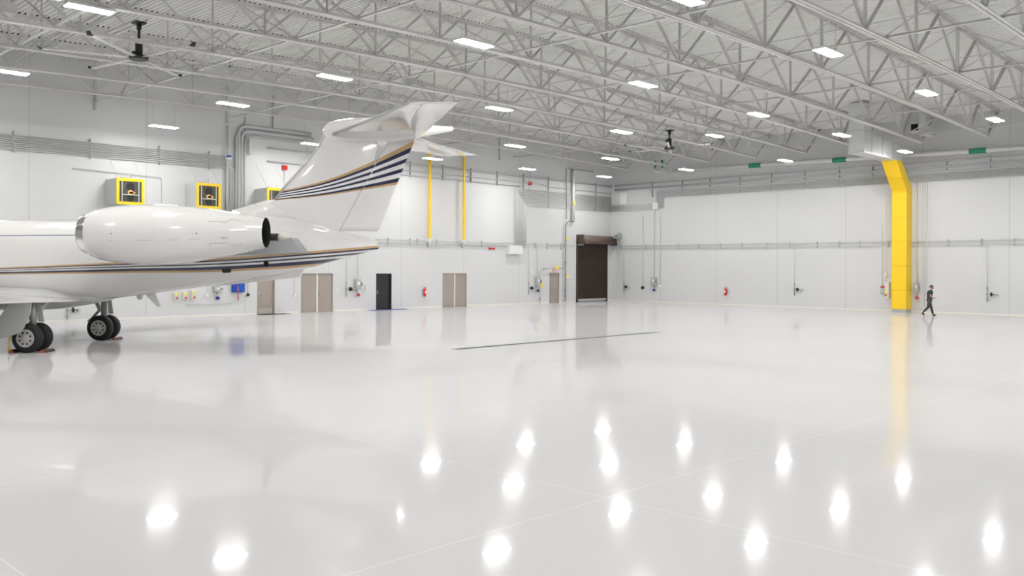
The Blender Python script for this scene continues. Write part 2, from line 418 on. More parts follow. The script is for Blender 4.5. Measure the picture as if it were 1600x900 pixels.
for i, x in enumerate(BX):
    zb_, zt_ = zbot(x)+.14, zdeck(x)-.12
    b0 = empty('cross_brace', (x, YT-DT/2, 0))
    for s in (-1, 1):
        m = MB(); m.bar((0, -s*DT/2, zb_), (0, s*DT/2, zt_), .05, .008, up=Vector((1,0,0))); m.bar((0, -s*DT/2, zb_), (0, s*DT/2, zt_), .008, .05, up=Vector((1,0,0)), off=.02)
        m.build('brace_bar', 'steel_white', b0)
    for k in range(NT-1):
        c = b0 if k == 0 else copy_tree(b0)
        c.location = (x, YT-DT*(k+.5), 0)
        tag(c, f'white crossed braces, {ORD[k]} truss bay from door wall, {ORD[i]} line from near end', 'brace', 'cross bracing between the roof trusses')

# ------------------------------------------------------------------ lamps
def make_lamp():
    t = empty('high_bay_light')
    m = MB(); m.box((-.63, -.21, .0), (.63, .21, .07)); m.box((-.5, -.08, .07), (.5, .08, .11)); m.build('housing', 'lampbody', t)
    m = MB(); m.box((-.61, -.19, -.02), (.61, .19, .0)); m.build('diffuser', 'lamp', t)
    for s in (-1, 1):
        m = MB(); m.tube([(s*.5, 0, .1), (s*.5, 0, 1.0)], .006, 5); m.build('hanger_wire', 'conduit', t)
    return t
lamp_px = {0: [(256,198),(489,225),(676,248),(824,264),(944,276)], 2: [(12,112),(364,163),None,(805,228),(954,248),(1072,265)],
           4: [(140,14),(523,121),(780,170),(971,206),(1117,212),(1227,251)], 6: [None,(741,68),(1005,132),(1185,179),(1315,211),(1414,237)],
           8: [(1068,-2),(1294,82),(1448,145),(1555,187)]}
lamps = []
for k, lst in lamp_px.items():
    y = YT-k*DT; row = []
    for p in lst:
        if p: row.append(onY(p[0], p[1], y))
    if k == 2: row.insert(2, Vector((25.9, y, 9.14)))
    if k == 6: row.insert(0, Vector((9.6, y, 9.14)))  # unseen lamps filling out this and the next rows, added for lighting
    if k == 0: row.insert(0, Vector((9.9, y, 9.05)))
    if k == 8: row.insert(0, Vector((9.7, y, 9.14))); row.append(Vector((50.0, y, 9.14)))
    for i, p in enumerate(row): lamps.append((k, i, p))
    lamps.append((k, 9, Vector((1.6, y, 9.14))))  # unseen near-end lamp, added for lighting
for k in (10, 12):
    for i, x in enumerate((1.6, 9.7, 17.6, 25.7, 33.8, 41.8, 50.0)): lamps.append((k, i, Vector((x, YT-k*DT, 9.14))))  # unseen rows carrying the grid on, added for lighting
lp = make_lamp(); first = True
rows = {0: 'row nearest the door wall', 2: 'second row from the door wall', 4: 'third row from the door wall', 6: 'fourth row from the door wall', 8: 'fifth row from the door wall', 10: 'unseen sixth row from the door wall', 12: 'unseen seventh row from the door wall'}
cnt = {}
for k in sorted(rows):
    rr = sorted([p for kk, _, p in lamps if kk == k], key=lambda p: -p.x)
    for i, p in enumerate(rr):
        c = lp if first else copy_tree(lp); first = False
        c.location = p
        tag(c, f'glowing linear light, {ORD[i]} from the far end, {rows[k]}', 'light', 'ceiling lights')
M['lamp'].node_tree.nodes['Principled BSDF'].inputs['Emission Strength'].default_value = 143

# ------------------------------------------------------------------ ceiling fans
def make_fan(phase, loc, ztop, name_label, r=3.0):
    t = empty('ceiling_fan', loc); tag(t, name_label, 'fan', 'large ceiling fans')
    m = MB(); m.tube([(0,0,.18), (0,0,ztop)], .045, 10); m.build('down_rod', 'black', t)
    m = MB(); m.box((-.18,-.18,ztop-.06), (.18,.18,ztop)); m.tube([(0,0,ztop-.25), (0,0,ztop-.06)], .08, 10); m.build('mounting_bracket', 'black', t)
    m = MB(); m.tube([(0,0,.14), (0,0,.62)], .12, 14); m.box((-.22,-.06,.10), (-.1,.06,.24)); m.build('motor', 'black', t)
    m = MB(); m.disc((0,0,.05), (0,0,1), .30, .12, 20); hub = m.build('hub', 'black', t)
    for i in range(6):
        a = phase+i*PI/3; d = Vector((math.cos(a), math.sin(a), 0)); s = Vector((-math.sin(a), math.cos(a), 0))
        m = MB(); rings = []
        for q, w in ((.22, .17), (1.2, .17), (2.2, .16), (r-.12, .15)):
            cs = [(-.5, 0), (-.25, .022), (.1, .022), (.5, 0), (.1, -.006), (-.25, -.006)]
            rings.append([d*q+s*(cx*w)+Vector((0,0,.05+cz+cx*w*.18)) for cx, cz in cs])
        m.loft(rings); bl = m.build('blade', 'fan_blade', t)
        m = MB(); rings = []
        for q, zz, w in ((r-.13, 0, .17), (r-.03, .02, .17), (r+.02, .10, .12)):
            rings.append([d*q+s*(cx*w)+Vector((0,0,.05+zz+cz)) for cx, cz in ((-.5,-.012), (.5,-.012), (.5,.014), (-.5,.014))])
        m.loft(rings); m.build('winglet', 'black', bl)
    return t
c1 = onZ(217, 93, 9.5); c2 = onZ(1046, 233, 9.5)
make_fan(YAW-PI/2+math.radians(25), c1, 1.25, 'large six-blade ceiling fan hanging above the aircraft at upper left')
make_fan(YAW-PI/2+math.radians(17), c2, 1.10, 'large six-blade ceiling fan hanging far away near the corner', 2.8)
for c, zt, nm in ((c1, 1.25, 'aircraft'), (c2, 1.10, 'far corner')):
    k = math.floor((YT-c.y)/DT); ya = YT-k*DT; yb = ya-DT
    for j, s in enumerate((-1, 1)):
        m = MB(); m.bar((0, yb, 0), (0, ya, 0), .09, .010); m.bar((0, yb, .045), (0, ya, .045), .010, .09, off=s*.045)
        o = m.build('support_angle', 'steel_white', None, (c.x+s*.11, 0, c.z+zt)); tag(o, f'white angle carrying the fan above the {nm}, {("near","far")[j]} of the pair', 'beam', 'fan support angles')

# ------------------------------------------------------------------ yellow and silver ducts
Yb0, Yb1, Xf = 20.0, 20.86, 54.67
t = empty('yellow_duct', ((Xf+XB)/2, (Yb0+Yb1)/2, 0)); tag(t, 'tall yellow square duct standing against the right-hand wall', 'duct')
def L(x, y, z): return (x-t.location.x, y-t.location.y, z)
m = MB(); m.box(L(Xf, Yb0, .2), L(XB-.01, Yb1, 7.3)); m.build('vertical_shaft', 'yellow', t)
m = MB()
lean = [[L(Xf, Yb0, 7.3), L(XB-.01, Yb0, 7.3), L(XB-.01, Yb1, 7.3), L(Xf, Yb1, 7.3)],
        [L(52.98, Yb0, 9.05), L(53.86, Yb0, 9.05), L(53.86, Yb1, 9.05), L(52.98, Yb1, 9.05)]]
lean[0] = [L(Xf, Yb0, 7.3), L(XB-.01, Yb0, 7.55), L(XB-.01, Yb1, 7.55), L(Xf, Yb1, 7.3)]
m.loft(lean, smooth=False); m.prism([L(Xf, Yb0, 7.3), L(XB-.01, Yb0, 7.3), L(XB-.01, Yb0, 7.55)], (0, Yb1-Yb0, 0))
m.build('offset_section', 'yellow', t)
for py in (340, 377, 415, 453, 301):
    z = onX(1394, py, Xf).z
    m = MB(); m.box(L(Xf-.015, Yb0-.015, z-.02), L(XB-.01, Yb1+.015, z+.02)); m.build('seam_flange', new_mat('yellow_flange', (.80, .52, .01), .4) if py == 340 else bpy.data.materials['yellow_flange'], t)
zz = 8.05; fx = Xf-(zz-7.3)/1.75*1.69
m = MB(); m.box(L(fx-.05, Yb0-.012, zz-.02), L(fx+.95, Yb1+.012, zz+.02)); m.build('seam_flange', bpy.data.materials['yellow_flange'], t)
m = MB(); m.box(L(Xf+.03, Yb0+.03, 0), L(XB-.03, Yb1-.03, .2)); m.build('base_curb', 'graybox', t)

t = empty('silver_duct', (49, 20.43, 9.05)); tag(t, 'silver rectangular duct dropping from the roof to feed the yellow duct', 'duct')
def L(x, y, z): return (x-t.location.x, y-t.location.y, z-t.location.z)
m = MB(); m.box(L(48.4, Yb0, 9.05), L(49.44, Yb1, zdeck(49)-.1)); m.build('riser', 'duct', t)
m = MB(); m.prism([L(49.44, Yb0, 9.05), L(53.95, Yb0, 9.05), L(53.95, Yb0, 9.75), L(53.45, Yb0, 10.1), L(49.44, Yb0, 10.1)], (0, Yb1-Yb0, 0)); m.build('horizontal_section', 'duct', t)
for x in (49.44, 50.97, 52.4):
    m = MB(); m.box(L(x-.02, Yb0-.02, 9.03), L(x+.02, Yb1+.02, 10.12)); m.build('seam_flange', 'strut' if x > 50 and x < 52 else 'conduit', t)
m = MB(); m.box(L(48.38, Yb0-.02, 10.25), L(49.46, Yb1+.02, 10.29)); m.build('seam_flange', 'conduit', t)
m = MB(); m.box(L(48.38, Yb0-.03, 9.02), L(53.97, Yb1+.03, 9.05)); m.build('bottom_trim', 'duct', t)

# return duct with black grille
Yg = 18.35
g0 = onY(1436, 193, Yg); g1 = onY(1462, 214, Yg)
xg = g0.x; yg2 = xg/ (ray(1422, 200).x/ray(1422, 200).y)
zt_, zb_ = g0.z, onY(1436, 203, Yg).z
t = empty('return_duct', (xg, (Yg+yg2)/2, zb_)); tag(t, 'gray return air duct with black square opening, high beside the yellow duct', 'duct')
def L(x, y, z): return (x-t.location.x, y-t.location.y, z-t.location.z)
m = MB(); m.box(L(xg, Yg, zb_-.04), L(g1.x, yg2, zt_+.04)); m.build('horizontal_section', 'duct', t)
m = MB(); m.box(L(xg-.012, Yg+.05, zb_), L(xg+.01, yg2-.05, zt_)); m.build('intake_opening', 'blackdeep', t)
m = MB(); m.box(L(xg+.05, Yg, zt_+.04), L(xg+1.1, yg2, zdeck(xg)-.1)); m.build('riser', 'duct', t)
m = MB(); m.box(L(xg-.06, Yg-.05, zb_-.10), L(g1.x+.02, yg2+.05, zb_-.04)); m.build('bottom_flange', 'conduit_white', t)

# long duct under the roof at upper left
t = empty('ceiling_duct', (7.6, 31.0, 11.15)); tag(t, 'pale rectangular duct under the roof deck at the top left corner', 'duct')
m = MB(); m.box((-.9, -3.6, -.05), (.9, 2.2, .3)); m.build('main_section', 'conduit_white', t)
m = MB(); m.box((1.2, 2.0, -.05), (2.3, 3.5, .3)); m.build('branch_section', 'conduit_white', t)
for yy in (-2, 0, 2):
    m = MB(); m.tube([(-.6, yy, .3), (-.6, yy, .6)], .01, 5); m.build('hanger_rod', 'strut', t)
m = MB(); m.tube([(1.7, 2.8, .3), (1.7, 2.8, .6)], .01, 5); m.build('hanger_rod', 'strut', t)

# big pipe along the right wall
run('wall_main_pipe', [(XB-.42, 5, 9.25), (XB-.42, 36.9, 9.77)], .14, 'conduit_white', 'thick white pipe running high along the right-hand wall', 'pipe', n=14)
for i, (px, py) in enumerate(((1180, 256), (1312, 247), (1528, 234))):
    p = onX(px, py, XB-.42); m = MB(); m.tube([(0, -.45, 0), (0, .45, 0)], .155, 14); o = m.build('pipe_marker', 'green', None, (p.x, p.y, 9.25+(p.y-5)/31.9*.52))
    tag(o, 'green marker sleeve around the thick high white pipe, '+('farthest of the three', 'middle of the three', 'nearest of the three')[i], 'sleeve', 'pipe markers')
for i, (px) in enumerate((1023, 1034)):
    p = onX(px, 259, XB-.6)
    t = empty('pipe_drop', (XB-.55, p.y, 0)); tag(t, 'white vertical pipe with green bands near the far corner, '+('left', 'right')[i]+' of the pair', 'pipe', 'green-banded pipes')
    m = MB(); m.tube(bend([(0, 0, zdeck(XB)-.1), (0, 0, 9.78+.0), (0.1, -.5, 9.74)], .2), .07, 10); m.build('pipe_body', 'conduit_white', t)
    for z in (10.15, 10.5):
        m = MB(); m.tube([(0,0,z-.12), (0,0,z+.12)], .08, 10); m.build('marker_band', 'green', t)

# ------------------------------------------------------------------ conduits, right wall
y_hi = 39.0
rackB = [9.02, 8.72, 8.64, 8.40, 8.32, 8.24, 8.16, 8.08, 8.00, 7.92]
for i, z in enumerate(rackB):
    r = .045 if i == 0 else (.05 if i in (1, 3) else .03)
    pts = [(XB-.12, 3, z), (XB-.12, 38.6 if i > 2 else 42.5, z)]
    if i > 2: pts = bend([(XB-.12, 3, z), (XB-.12, 38.55-(i-3)*.09, z), (XB-.12, 38.55-(i-3)*.09, 7.1)], .15)
    run('wall_conduit', pts, r, 'conduit', f'gray conduit in the high rack along the right-hand wall, {ORD[i]} from the top', 'conduit', 'conduits along the right wall')
def strut_post(p, z0, z1, label, axis, group):
    m = MB()
    if axis == 'B': m.box((-.10, -.03, 0), (-.04, .03, z1-z0)); m.box((-.04, -.05, .1), (0, .05, .2)); m.box((-.04, -.05, z1-z0-.2), (0, .05, z1-z0-.1))
    else: m.box((-.03, -.10, 0), (.03, -.04, z1-z0)); m.box((-.05, -.04, .1), (.05, 0, .2)); m.box((-.05, -.04, z1-z0-.2), (.05, 0, z1-z0-.1))
    o = m.build('wall_strut', 'strut', None, (p[0], p[1], z0)); return tag(o, label, 'strut', group)
sB = [39.0, 36.33, 34.02, 31.61, 29.24, 26.85, 24.52, 22.38, 18.0, 15.64, 13.0]
for i, y in enumerate(sB): strut_post((XB, y), 7.95, 9.12, f'dark vertical strut holding conduits on the right-hand wall, {ORD[i]} from the far corner', 'B', 'struts on the right wall')
# band of conduits near corner + junction boxes
for i in range(6):
    z = 7.03+i*.085
    run('wall_conduit', [(XB-.08, 38.9, z), (XB-.08, YA-.1, z)], .032, 'conduit_white', f'short pale conduit by the far corner on the right wall, {ORD[i]} from the bottom', 'conduit', 'short conduits by the corner')
def wall_box(name, wall, px0, py0, px1, py1, depth, mat, label, cat='box', extra=None, off=0):
    f = A if wall == 'A' else B
    p, q = f(px0, py0, off), f(px1, py1, off); c = (p+q)/2
    zt, zb = f((px0+px1)/2, py0, off).z, f((px0+px1)/2, py1, off).z
    t = empty(name, (c.x, c.y, zb)); tag(t, label, cat)
    hw = abs(q.x-p.x)/2 if wall == 'A' else abs(q.y-p.y)/2; h = zt-zb
    m = MB()
    if wall == 'A': m.box((-hw, -depth, 0), (hw, 0, h))
    else: m.box((-depth, -hw, 0), (0, hw, h))
    m.build('body', mat, t)
    m = MB(); e = min(hw, h)*.12
    if wall == 'A': m.box((-hw+e, -depth-.012, e), (hw-e, -depth, h-e))
    else: m.box((-depth-.012, -hw+e, e), (-depth, hw-e, h-e))
    m.build('cover_plate', mat, t)
    return t, hw, h
wall_box('junction_box', 'B', 970, 301, 981, 320, .15, 'white', 'white stepped junction box high on the right wall near the corner')
wall_box('junction_box', 'B', 1022, 317, 1030, 327, .2, 'white', 'small white junction box at the end of the short conduits')
# mid-height pipes along right wall with clips
run('wall_pipe', [(XB-.10, 3, 4.30-.0), (XB-.10, 42.7, 4.30)], .022, 'conduit', 'upper of the two thin pipes along the right wall at mid height', 'pipe')
run('wall_pipe', [(XB-.10, 3, 4.08), (XB-.10, 42.7, 4.08)], .022, 'conduit', 'lower of the two thin pipes along the right wall at mid height', 'pipe')
for i, y in enumerate([41.9, 39.56, 36.69, 34.94, 33.16, 31.44, 29.55, 27.91, 25.99, 24.49, 23.16, 21.41, 19.65, 17.9, 16.09, 14.4]):
    m = MB(); m.box((-.13, -.035, 0), (0, .035, .04)); m.box((-.13, -.035, .34), (0, .035, .38)); m.box((-.05, -.035, 0), (0, .035, .38))
    o = m.build('pipe_clip', 'conduit', None, (XB, y, 4.0)); tag(o, f'small gray clip holding the mid-height pipes on the right wall, {ORD[i]} from the corner', 'clip', 'pipe clips on the right wall')

def station(name, wall, px, py, label):
    """hose station: a drop pipe with a valve, a gauge and a reel coupling"""
    p = A(px, py) if wall == 'A' else B(px, py)
    t = empty(name, p, 0 if wall == 'A' else -PI/2); tag(t, label, 'valve')
    m = MB(); m.tube([(0,-.07,.3), (0,-.07,4.08-p.z)], .014, 6); m.build('drop_pipe', 'conduit', t)
    m = MB(); m.tube([(0,-.07,-.55), (0,-.07,.3)], .022, 8); m.disc((0,-.08,.25), (0,1,0), .045, .05); m.disc((0,-.08,-.1), (0,1,0), .05, .05); m.disc((0,-.08,-.4), (0,1,0), .045, .05); m.build('valve_body', 'strut', t)
    m = MB(); m.disc((.32,-.14,-.1), (1,0,0), .02, .30); m.disc((.24,-.14,-.1), (1,0,0), .12, .05); m.build('air_coupling', 'black', t)
    m = MB(); m.box((.44,-.18,-.15), (.56,-.0,-.05)); m.build('wall_bracket', 'conduit', t)
    return t
station('air_station', 'B', 1242, 450, 'thin drop pipe with black air coupling on the right wall, left of the yellow duct')
station('air_station', 'B', 1543, 457, 'thin drop pipe with black air coupling on the right wall, right of the walking person')
station('air_station', 'B', 975.5, 446, 'thin drop pipe with black air coupling on the right wall, nearest the roll-up door')
station('air_station', 'A', 825, 448, 'thin drop pipe with black air coupling between double doors and small tan door')
station('air_station', 'A', 540, 449, 'thin drop pipe with black air coupling left of the charcoal door')
station('air_station', 'A', 104, 481, 'small black valve group on the wall behind the landing gear')

def breaker(wall, x0, y0, x1, y1, topz, label, knob='red'):
    t, hw, h = wall_box('disconnect_switch', wall, x0, y0, x1, y1, .22, 'graybox', label, 'switch')
    d = (lambda a, b, c: (a, b, c)) if wall == 'A' else (lambda a, b, c: (b, -a, c))
    m = MB(); m.tube([d(0, -.1, h), d(0, -.1, topz-t.location.z)], .02, 6); m.build('feed_conduit', 'conduit', t)
    m = MB(); m.tube([d(0, -.1, -.25), d(0, -.1, 0)], .025, 6); m.build('lower_conduit', 'conduit', t)
    m = MB(); m.disc(d(.02, -.16, -.32), d(0, 1, 0), .085, .14, 14); m.build('socket', 'red_flange' if knob == 'red' else 'navybox', t)
    m = MB(); a = d(hw-.02, -.3, h*.35); b = d(hw+.06, -.2, h*.7); m.box(a, b); m.build('handle', 'strut', t)
    m = MB(); m.box(d(-hw*.4, -.245, h*.45), d(hw*.4, -.23, h*.75)); m.build('sticker', 'white', t)
    return t
breaker('A', 553, 436.5, 561, 452, 4.2, 'gray disconnect switch with red socket left of the charcoal door')
breaker('A', 835, 433, 841, 447, 4.2, 'gray disconnect switch with blue socket left of the small tan door', 'blue')
breaker('B', 1019.5, 433, 1027, 446.5, 7.3, 'gray disconnect switch with blue socket on the right wall near the corner', 'blue')
breaker('B', 1430, 442, 1437, 457, 8.0, 'gray disconnect switch with red socket between yellow duct and walking person')
breaker('A', 332, 447, 342.5, 456, 4.2, 'gray disconnect switch with blue socket beneath the aircraft tail', 'blue')
for px, w, lab in ((1378, 'B', 'thin conduit to a red and gray pull station left of the yellow duct'),):
    p = B(1380, 452); t = empty('alarm_station', p); tag(t, 'red and gray alarm box on the right wall beside the yellow duct', 'box')
    m = MB(); m.box((-.1, -.13, -.25), (0, .13, .22)); m.build('body', 'graybox', t)
    m = MB(); m.box((-.12, -.12, .08), (-.1, .12, .2)); m.build('red_panel', 'red_flange', t)
    m = MB(); m.tube([(-.05, .04, .22), (-.05, .04, 4.0)], .014, 6); m.build('feed_conduit', 'conduit', t)
t, hw, h = wall_box('starter_panel', 'B', 1384.5, 441, 1391, 466, .2, 'cream', 'tall cream control box with buttons left of the yellow duct', 'control box')
m = MB(); m.disc((-.22, .05, .35), (1,0,0), .07, .04); m.build('yellow_button', 'tagyellow', t)
m = MB(); m.disc((-.22, .05, .18), (1,0,0), .06, .04); m.build('red_button', 'red_flange', t)
m = MB(); m.tube([(-.05, .12, h), (-.05, .12, h+.9)], .014, 6); m.build('feed_conduit', 'conduit', t)
p = B(1384.5, 429); m = MB(); m.box((-.1, -.1, -.1), (0, .1, .1)); m.tube([(-.05,0,.1), (-.05,0,4.6)], .014, 6); o = m.build('sensor_box', 'cream', None, p); tag(o, 'small cream box hanging on a conduit above the cream control box', 'box')
p = B(1004.8, 449.5); m = MB(); m.box((-.12, -.1, -.1), (0, .1, .1)); t = m.build('pull_box', 'black', None, p); tag(t, 'tiny black box at the end of a conduit on the right wall', 'box')
m = MB(); m.tube([(-.05,0,.1), (-.05,0,5.5)], .014, 6); m.build('feed_conduit', 'conduit', t)
p = B(1032.0, 447); m = MB(); m.box((-.08, -.08, -.1), (0, .08, .1)); t = m.build('outlet_box', 'white', None, p); tag(t, 'tiny white outlet on the right wall beside the disconnect switch', 'box')
m = MB(); m.tube([(-.05,0,.1), (-.05,0,5.1)], .014, 6); m.build('feed_conduit', 'conduit', t)
for i, (px, dz) in enumerate(((1445, 0), (1449, 0))):
    p = B(px, 446); run('wall_conduit', [(XB-.06, p.y, .4), (XB-.06, p.y, 8.0)], .016, 'conduit_white', 'thin pale vertical conduit right of the yellow duct, '+('left', 'right')[i]+' of the pair', 'conduit', 'vertical conduits beside the yellow duct')

# chain hoist of the roll-up door, on the right wall by the corner
p = onX(968, 369, XB-.35); t = empty('chain_hoist', p, 0); tag(t, 'dark chain wheel and gear of the roll-up door, high in the far corner', 'hoist')
m = MB(); m.disc((0,0,0), (0,1,0), .26, .06, 24); m.build('chain_wheel', 'strut', t)
m = MB(); m.tube([(0,-.05,0), (0,.55,0)], .035, 10); m.build('shaft', 'chrome', t)
m = MB(); m.box((-.12,.12,-.25), (.345,.20,.15)); m.box((-.05,.42,-.2), (.2,.6,.1)); m.build('gear_box', 'graybox', t)
m = MB(); m.tube([(-.29,0,0), (-.29,0,-1.6), (-.25,0,-1.7), (-.21,0,-1.6), (-.21,0,-.1)], .012, 6); m.build('hand_chain', 'strut', t)
# fire extinguishers
def extinguisher(p, rz, label):
    t = empty('fire_extinguisher', p, rz); tag(t, label, 'fire extinguisher')
    m = MB(); m.tube([(0,-.14,0), (0,-.14,.02), (0,-.14,.42), (0,-.14,.48), (0,-.14,.52)], .09, 16, rs=[.08, .09, .09, .06, .03]); m.build('cylinder', 'red', t)
    m = MB(); m.box((-.02,-.17,.52), (.02,-.1,.58)); m.bar((0,-.24,.60), (0,-.08,.58), .03, .015); m.build('valve', 'strut', t)
    m = MB(); m.tube(bend([(.02,-.14,.55), (.12,-.14,.54), (.13,-.14,.30), (.11,-.14,.12)], .06), .014, 6); m.build('hose', 'red', t)
    m = MB(); m.box((-.05,-.235,.18), (.05,-.225,.36)); m.build('label_patch', 'white', t)
    m = MB(); m.box((-.04,-.05,.25), (.04,0,.45)); m.build('bracket', 'strut', t)
p = A(661.5, 463); extinguisher(p, 0, 'red fire extinguisher on the wall between charcoal door and double doors')
p = B(1135, 461.5); extinguisher(p, -PI/2, 'red fire extinguisher alone on the right-hand wall')

# ------------------------------------------------------------------ left wall services
for i in range(8):
    z = 7.68+i*.09
    x1 = 23.4 - (0 if i % 2 else .15)
    run('wall_conduit', bend([(XW, YA-.10, z), (x1-i*.07, YA-.10, z), (x1-i*.07, YA-.10, 4.3)], .2), .026, 'conduit', f'gray conduit running high above the heaters on the door wall, {ORD[i]} from the bottom', 'conduit', 'conduits above the heaters')
for i, px in enumerate((20, 140, 248, 326)):
    p = A(px, 240); strut_post((p.x, YA), 7.55, 8.5, f'dark strut across the conduits above the heaters, {ORD[i]} from the left edge', 'A', 'struts above the heaters')
run('wall_conduit', [(25.2, YA-.12, 8.98), (XB-.1, YA-.12, 8.98)], .045, 'conduit', 'top gray rail conduit along the door wall', 'conduit')
run('wall_conduit', [(25.2, YA-.12, 8.28), (45.0, YA-.12, 8.28)], .035, 'conduit', 'lower gray conduit along the middle of the door wall', 'conduit')
run('wall_conduit', bend([(30.0, YA-.12, 8.55), (47.2, YA-.12, 8.60), (48.2, YA-.12, 8.45), (XB-.1, YA-.12, 8.42)], .2), .030, 'conduit', 'middle gray conduit under the top rail of the door wall', 'conduit')
for i, px in enumerate((640, 691, 735, 776, 817, 856, 897, 930)):
    p = A(px, 270); strut_post((p.x, YA), 8.2 if i < 4 else 6.95, 9.15, f'dark vertical strut on the door wall, {ORD[i]} to the right of the tail', 'A', 'struts on the door wall')
for i in range(12):
    z = 7.02+i*.10
    x0 = 46.1-i*.13
    pts = bend([(XB-.12, YA-.10, z), (x0, YA-.10, z), (x0-.5, YA-.10, z+.45 if i < 0 else z), (x0-1.0-i*.02, YA-.10, z-.2), (x0-1.0-i*.02, YA-.10, 4.15)], .12)
    pts = bend([(XB-.12, YA-.10, z), (45.1-(i-6)*.10+.0, YA-.10, z), (45.1-(i-6)*.10, YA-.10, 4.15)], .12)
    run('wall_conduit', pts, .030, 'conduit_white', f'pale conduit of the bundle curving down to the white wall box, {ORD[i]} from the bottom', 'conduit', 'conduit bundle by the white wall box')
wall_box('pull_box', 'A', 790.5, 384, 811, 397, .35, 'white', 'large white box on the door wall under the pale conduit bundle', 'box')
run('wall_pipe', [(27.5, YA-.10, 4.25), (50.9, YA-.10, 4.25)], .024, 'conduit', 'upper of the two thin pipes along the door wall', 'pipe')
run('wall_pipe', [(27.5, YA-.10, 4.02), (43.7, YA-.10, 4.02)], .028, 'conduit', 'lower of the two thin pipes along the door wall', 'pipe')
for i, px in enumerate((606, 640, 652, 682, 752, 818, 836, 854, 876)):
    p = A(px, 378); m = MB(); m.box((-.035, -.13, 0), (.035, 0, .04)); m.box((-.035, -.13, .34), (.035, 0, .38)); m.box((-.035, -.05, 0), (.035, 0, .38))
    o = m.build('pipe_clip', 'conduit', None, (p.x, YA, 3.97)); tag(o, f'small gray clip on the door wall pipes, {ORD[i]} right of the tail', 'clip', 'pipe clips on the door wall')
for i, x in enumerate((36.56, 39.50)):
    t = empty('yellow_guard', (x, YA-.3, 4.4)); tag(t, ('left', 'right')[i]+' of the two tall thin yellow posts high on the door wall', 'post', 'yellow posts')
    m = MB(); m.box((-.06, -.06, 0), (.06, .06, 5.4)); m.build('post_body', 'yellow', t)
    m = MB(); m.box((-.05, -.05, -.32), (.05, .05, 0)); m.box((-.04, .0, -.2), (.04, .29, -.1)); m.build('lower_bracket', 'white', t)
    m = MB(); m.box((-.05, -.05, 5.4), (.05, .29, 5.62)); m.build('upper_bracket', 'white', t)
    m = MB(); m.tube([(.13*math.cos(a)-.12, -.05, .13*math.sin(a)-.40) for a in [PI*.5+PI*k/8 for k in range(9)]], .03, 6); m.build('hook', 'brown_hood', t)
p = A(769, 388.5); m = MB(); m.box((-.35, -.06, -.07), (-.08, 0, .07)); m.box((.05, -.06, -.07), (.22, 0, .07)); o = m.build('wall_sign', 'red', None, p); tag(o, 'pair of tiny red plates on the door wall left of the white box', 'sign')
# main riser near the small door
t = empty('riser_pipe', (49.85, YA-.2, 0)); tag(t, 'tall gray riser pipe with yellow tags between tan door and roll-up door', 'pipe')
zj = 6.05
m = MB(); m.tube([(0,0,.1), (0,0,zj-.35), (.12,0,zj-.12), (.35,0,zj), (.85,0,zj)], .055, 10); m.build('lower_pipe', 'strut', t)
m = MB(); m.tube([(.85,0,zj-.04), (.85,0,9.9)], .11, 12); m.build('upper_pipe', 'conduit_white', t)
for z in (.5, .95, 3.0):
    m = MB(); m.disc((0,0,z), (0,0,1), .10, .12, 12); m.build('coupling', 'strut', t)
for x, z in ((.12, 4.75), (.12, 1.95), (.86, 7.45)):
    m = MB(); m.box((x-.11, -.13, z-.11), (x+.11, -.11, z+.11)); m.build('yellow_tag', 'tagyellow', t)
t = empty('pipe_loop', (47.1, YA-.2, 0)); tag(t, 'slim gray pipe passing over the small tan door to the riser', 'pipe')
m = MB(); m.tube(bend([(-.05,0,.05), (-.05,0,2.2), (.2,0,2.55), (2.75,0,2.6)], .2), .035, 8); m.build('pipe_body', 'conduit', t)
for x, z in ((-.05, .35), (-.05, 1.6), (.35, 2.5)):
    m = MB(); m.disc((x,0,z), (0,0,1), .06, .12, 10); m.build('coupling', 'strut', t)
m = MB(); m.box((1.55,-.05,2.52), (1.95,-.04,2.72)); m.build('yellow_tag', 'tagyellow', t)
m = MB(); m.box((.0,-.08,1.2), (.25,-.06,1.45)); m.build('yellow_tag', 'tagyellow', t)
p = A(866.5, 422.5); m = MB(); m.box((-.2, -.05, -.1), (.2, 0, .1)); o = m.build('exit_light', new_mat('faded_red', (.85, .45, .40), .5), None, p); tag(o, 'pale red exit light above the small tan door', 'light')
# double gray riser cluster behind tail fin
def riser(name, pts_px, r, mat, label, off=.12):
    pts = [A(x, y, off) for x, y in pts_px]; return run(name, bend(pts, .3), r, mat, label, 'pipe', 'pipes behind the tail fin')
zc = [8.9, 8.8]
xp = A(353, 230).x
run('wall_pipe', [(xp, YA-.15, 4), (xp, YA-.15, 9.9)], .05, 'conduit', 'leftmost vertical pipe behind the aircraft tail', 'pipe', 'pipes behind the tail fin')
for i, (px, w) in enumerate(((367, .05), (371, .09), (375.5, .09), (380, .04))):
    xp = A(px, 230).x; ztop = 10.0-.25*abs(i-1)
    run('wall_pipe', bend([(xp, YA-.15, 3.6), (xp, YA-.15, ztop), (xp+4.4, YA-.15, ztop)], .5, 6), w, 'conduit', f'vertical pipe bending right behind the aircraft tail, {ORD[i]} of four', 'pipe', 'pipes behind the tail fin')
xp = A(388.5, 245).x
run('wall_pipe', bend([(xp, YA-.15, 8.5), (xp, YA-.15, 9.5)], .2), .07, 'white', 'short pale vertical pipe stub right of the pipes behind the tail', 'pipe')
run('wall_pipe', bend([(xp, YA-.1, 9.45), (xp+3.6, YA-.1, 9.45), (xp+3.6, YA-.1, 4)], .2), .02, 'conduit', 'thin conduit looping over to the right behind the tail', 'pipe')
run('wall_pipe', [(A(382, 230).x, YA-.05, 3.5), (A(382, 230).x, YA-.05, 10.5)], .02, 'conduit', 'thinnest vertical line beside the pipes behind the tail', 'pipe')
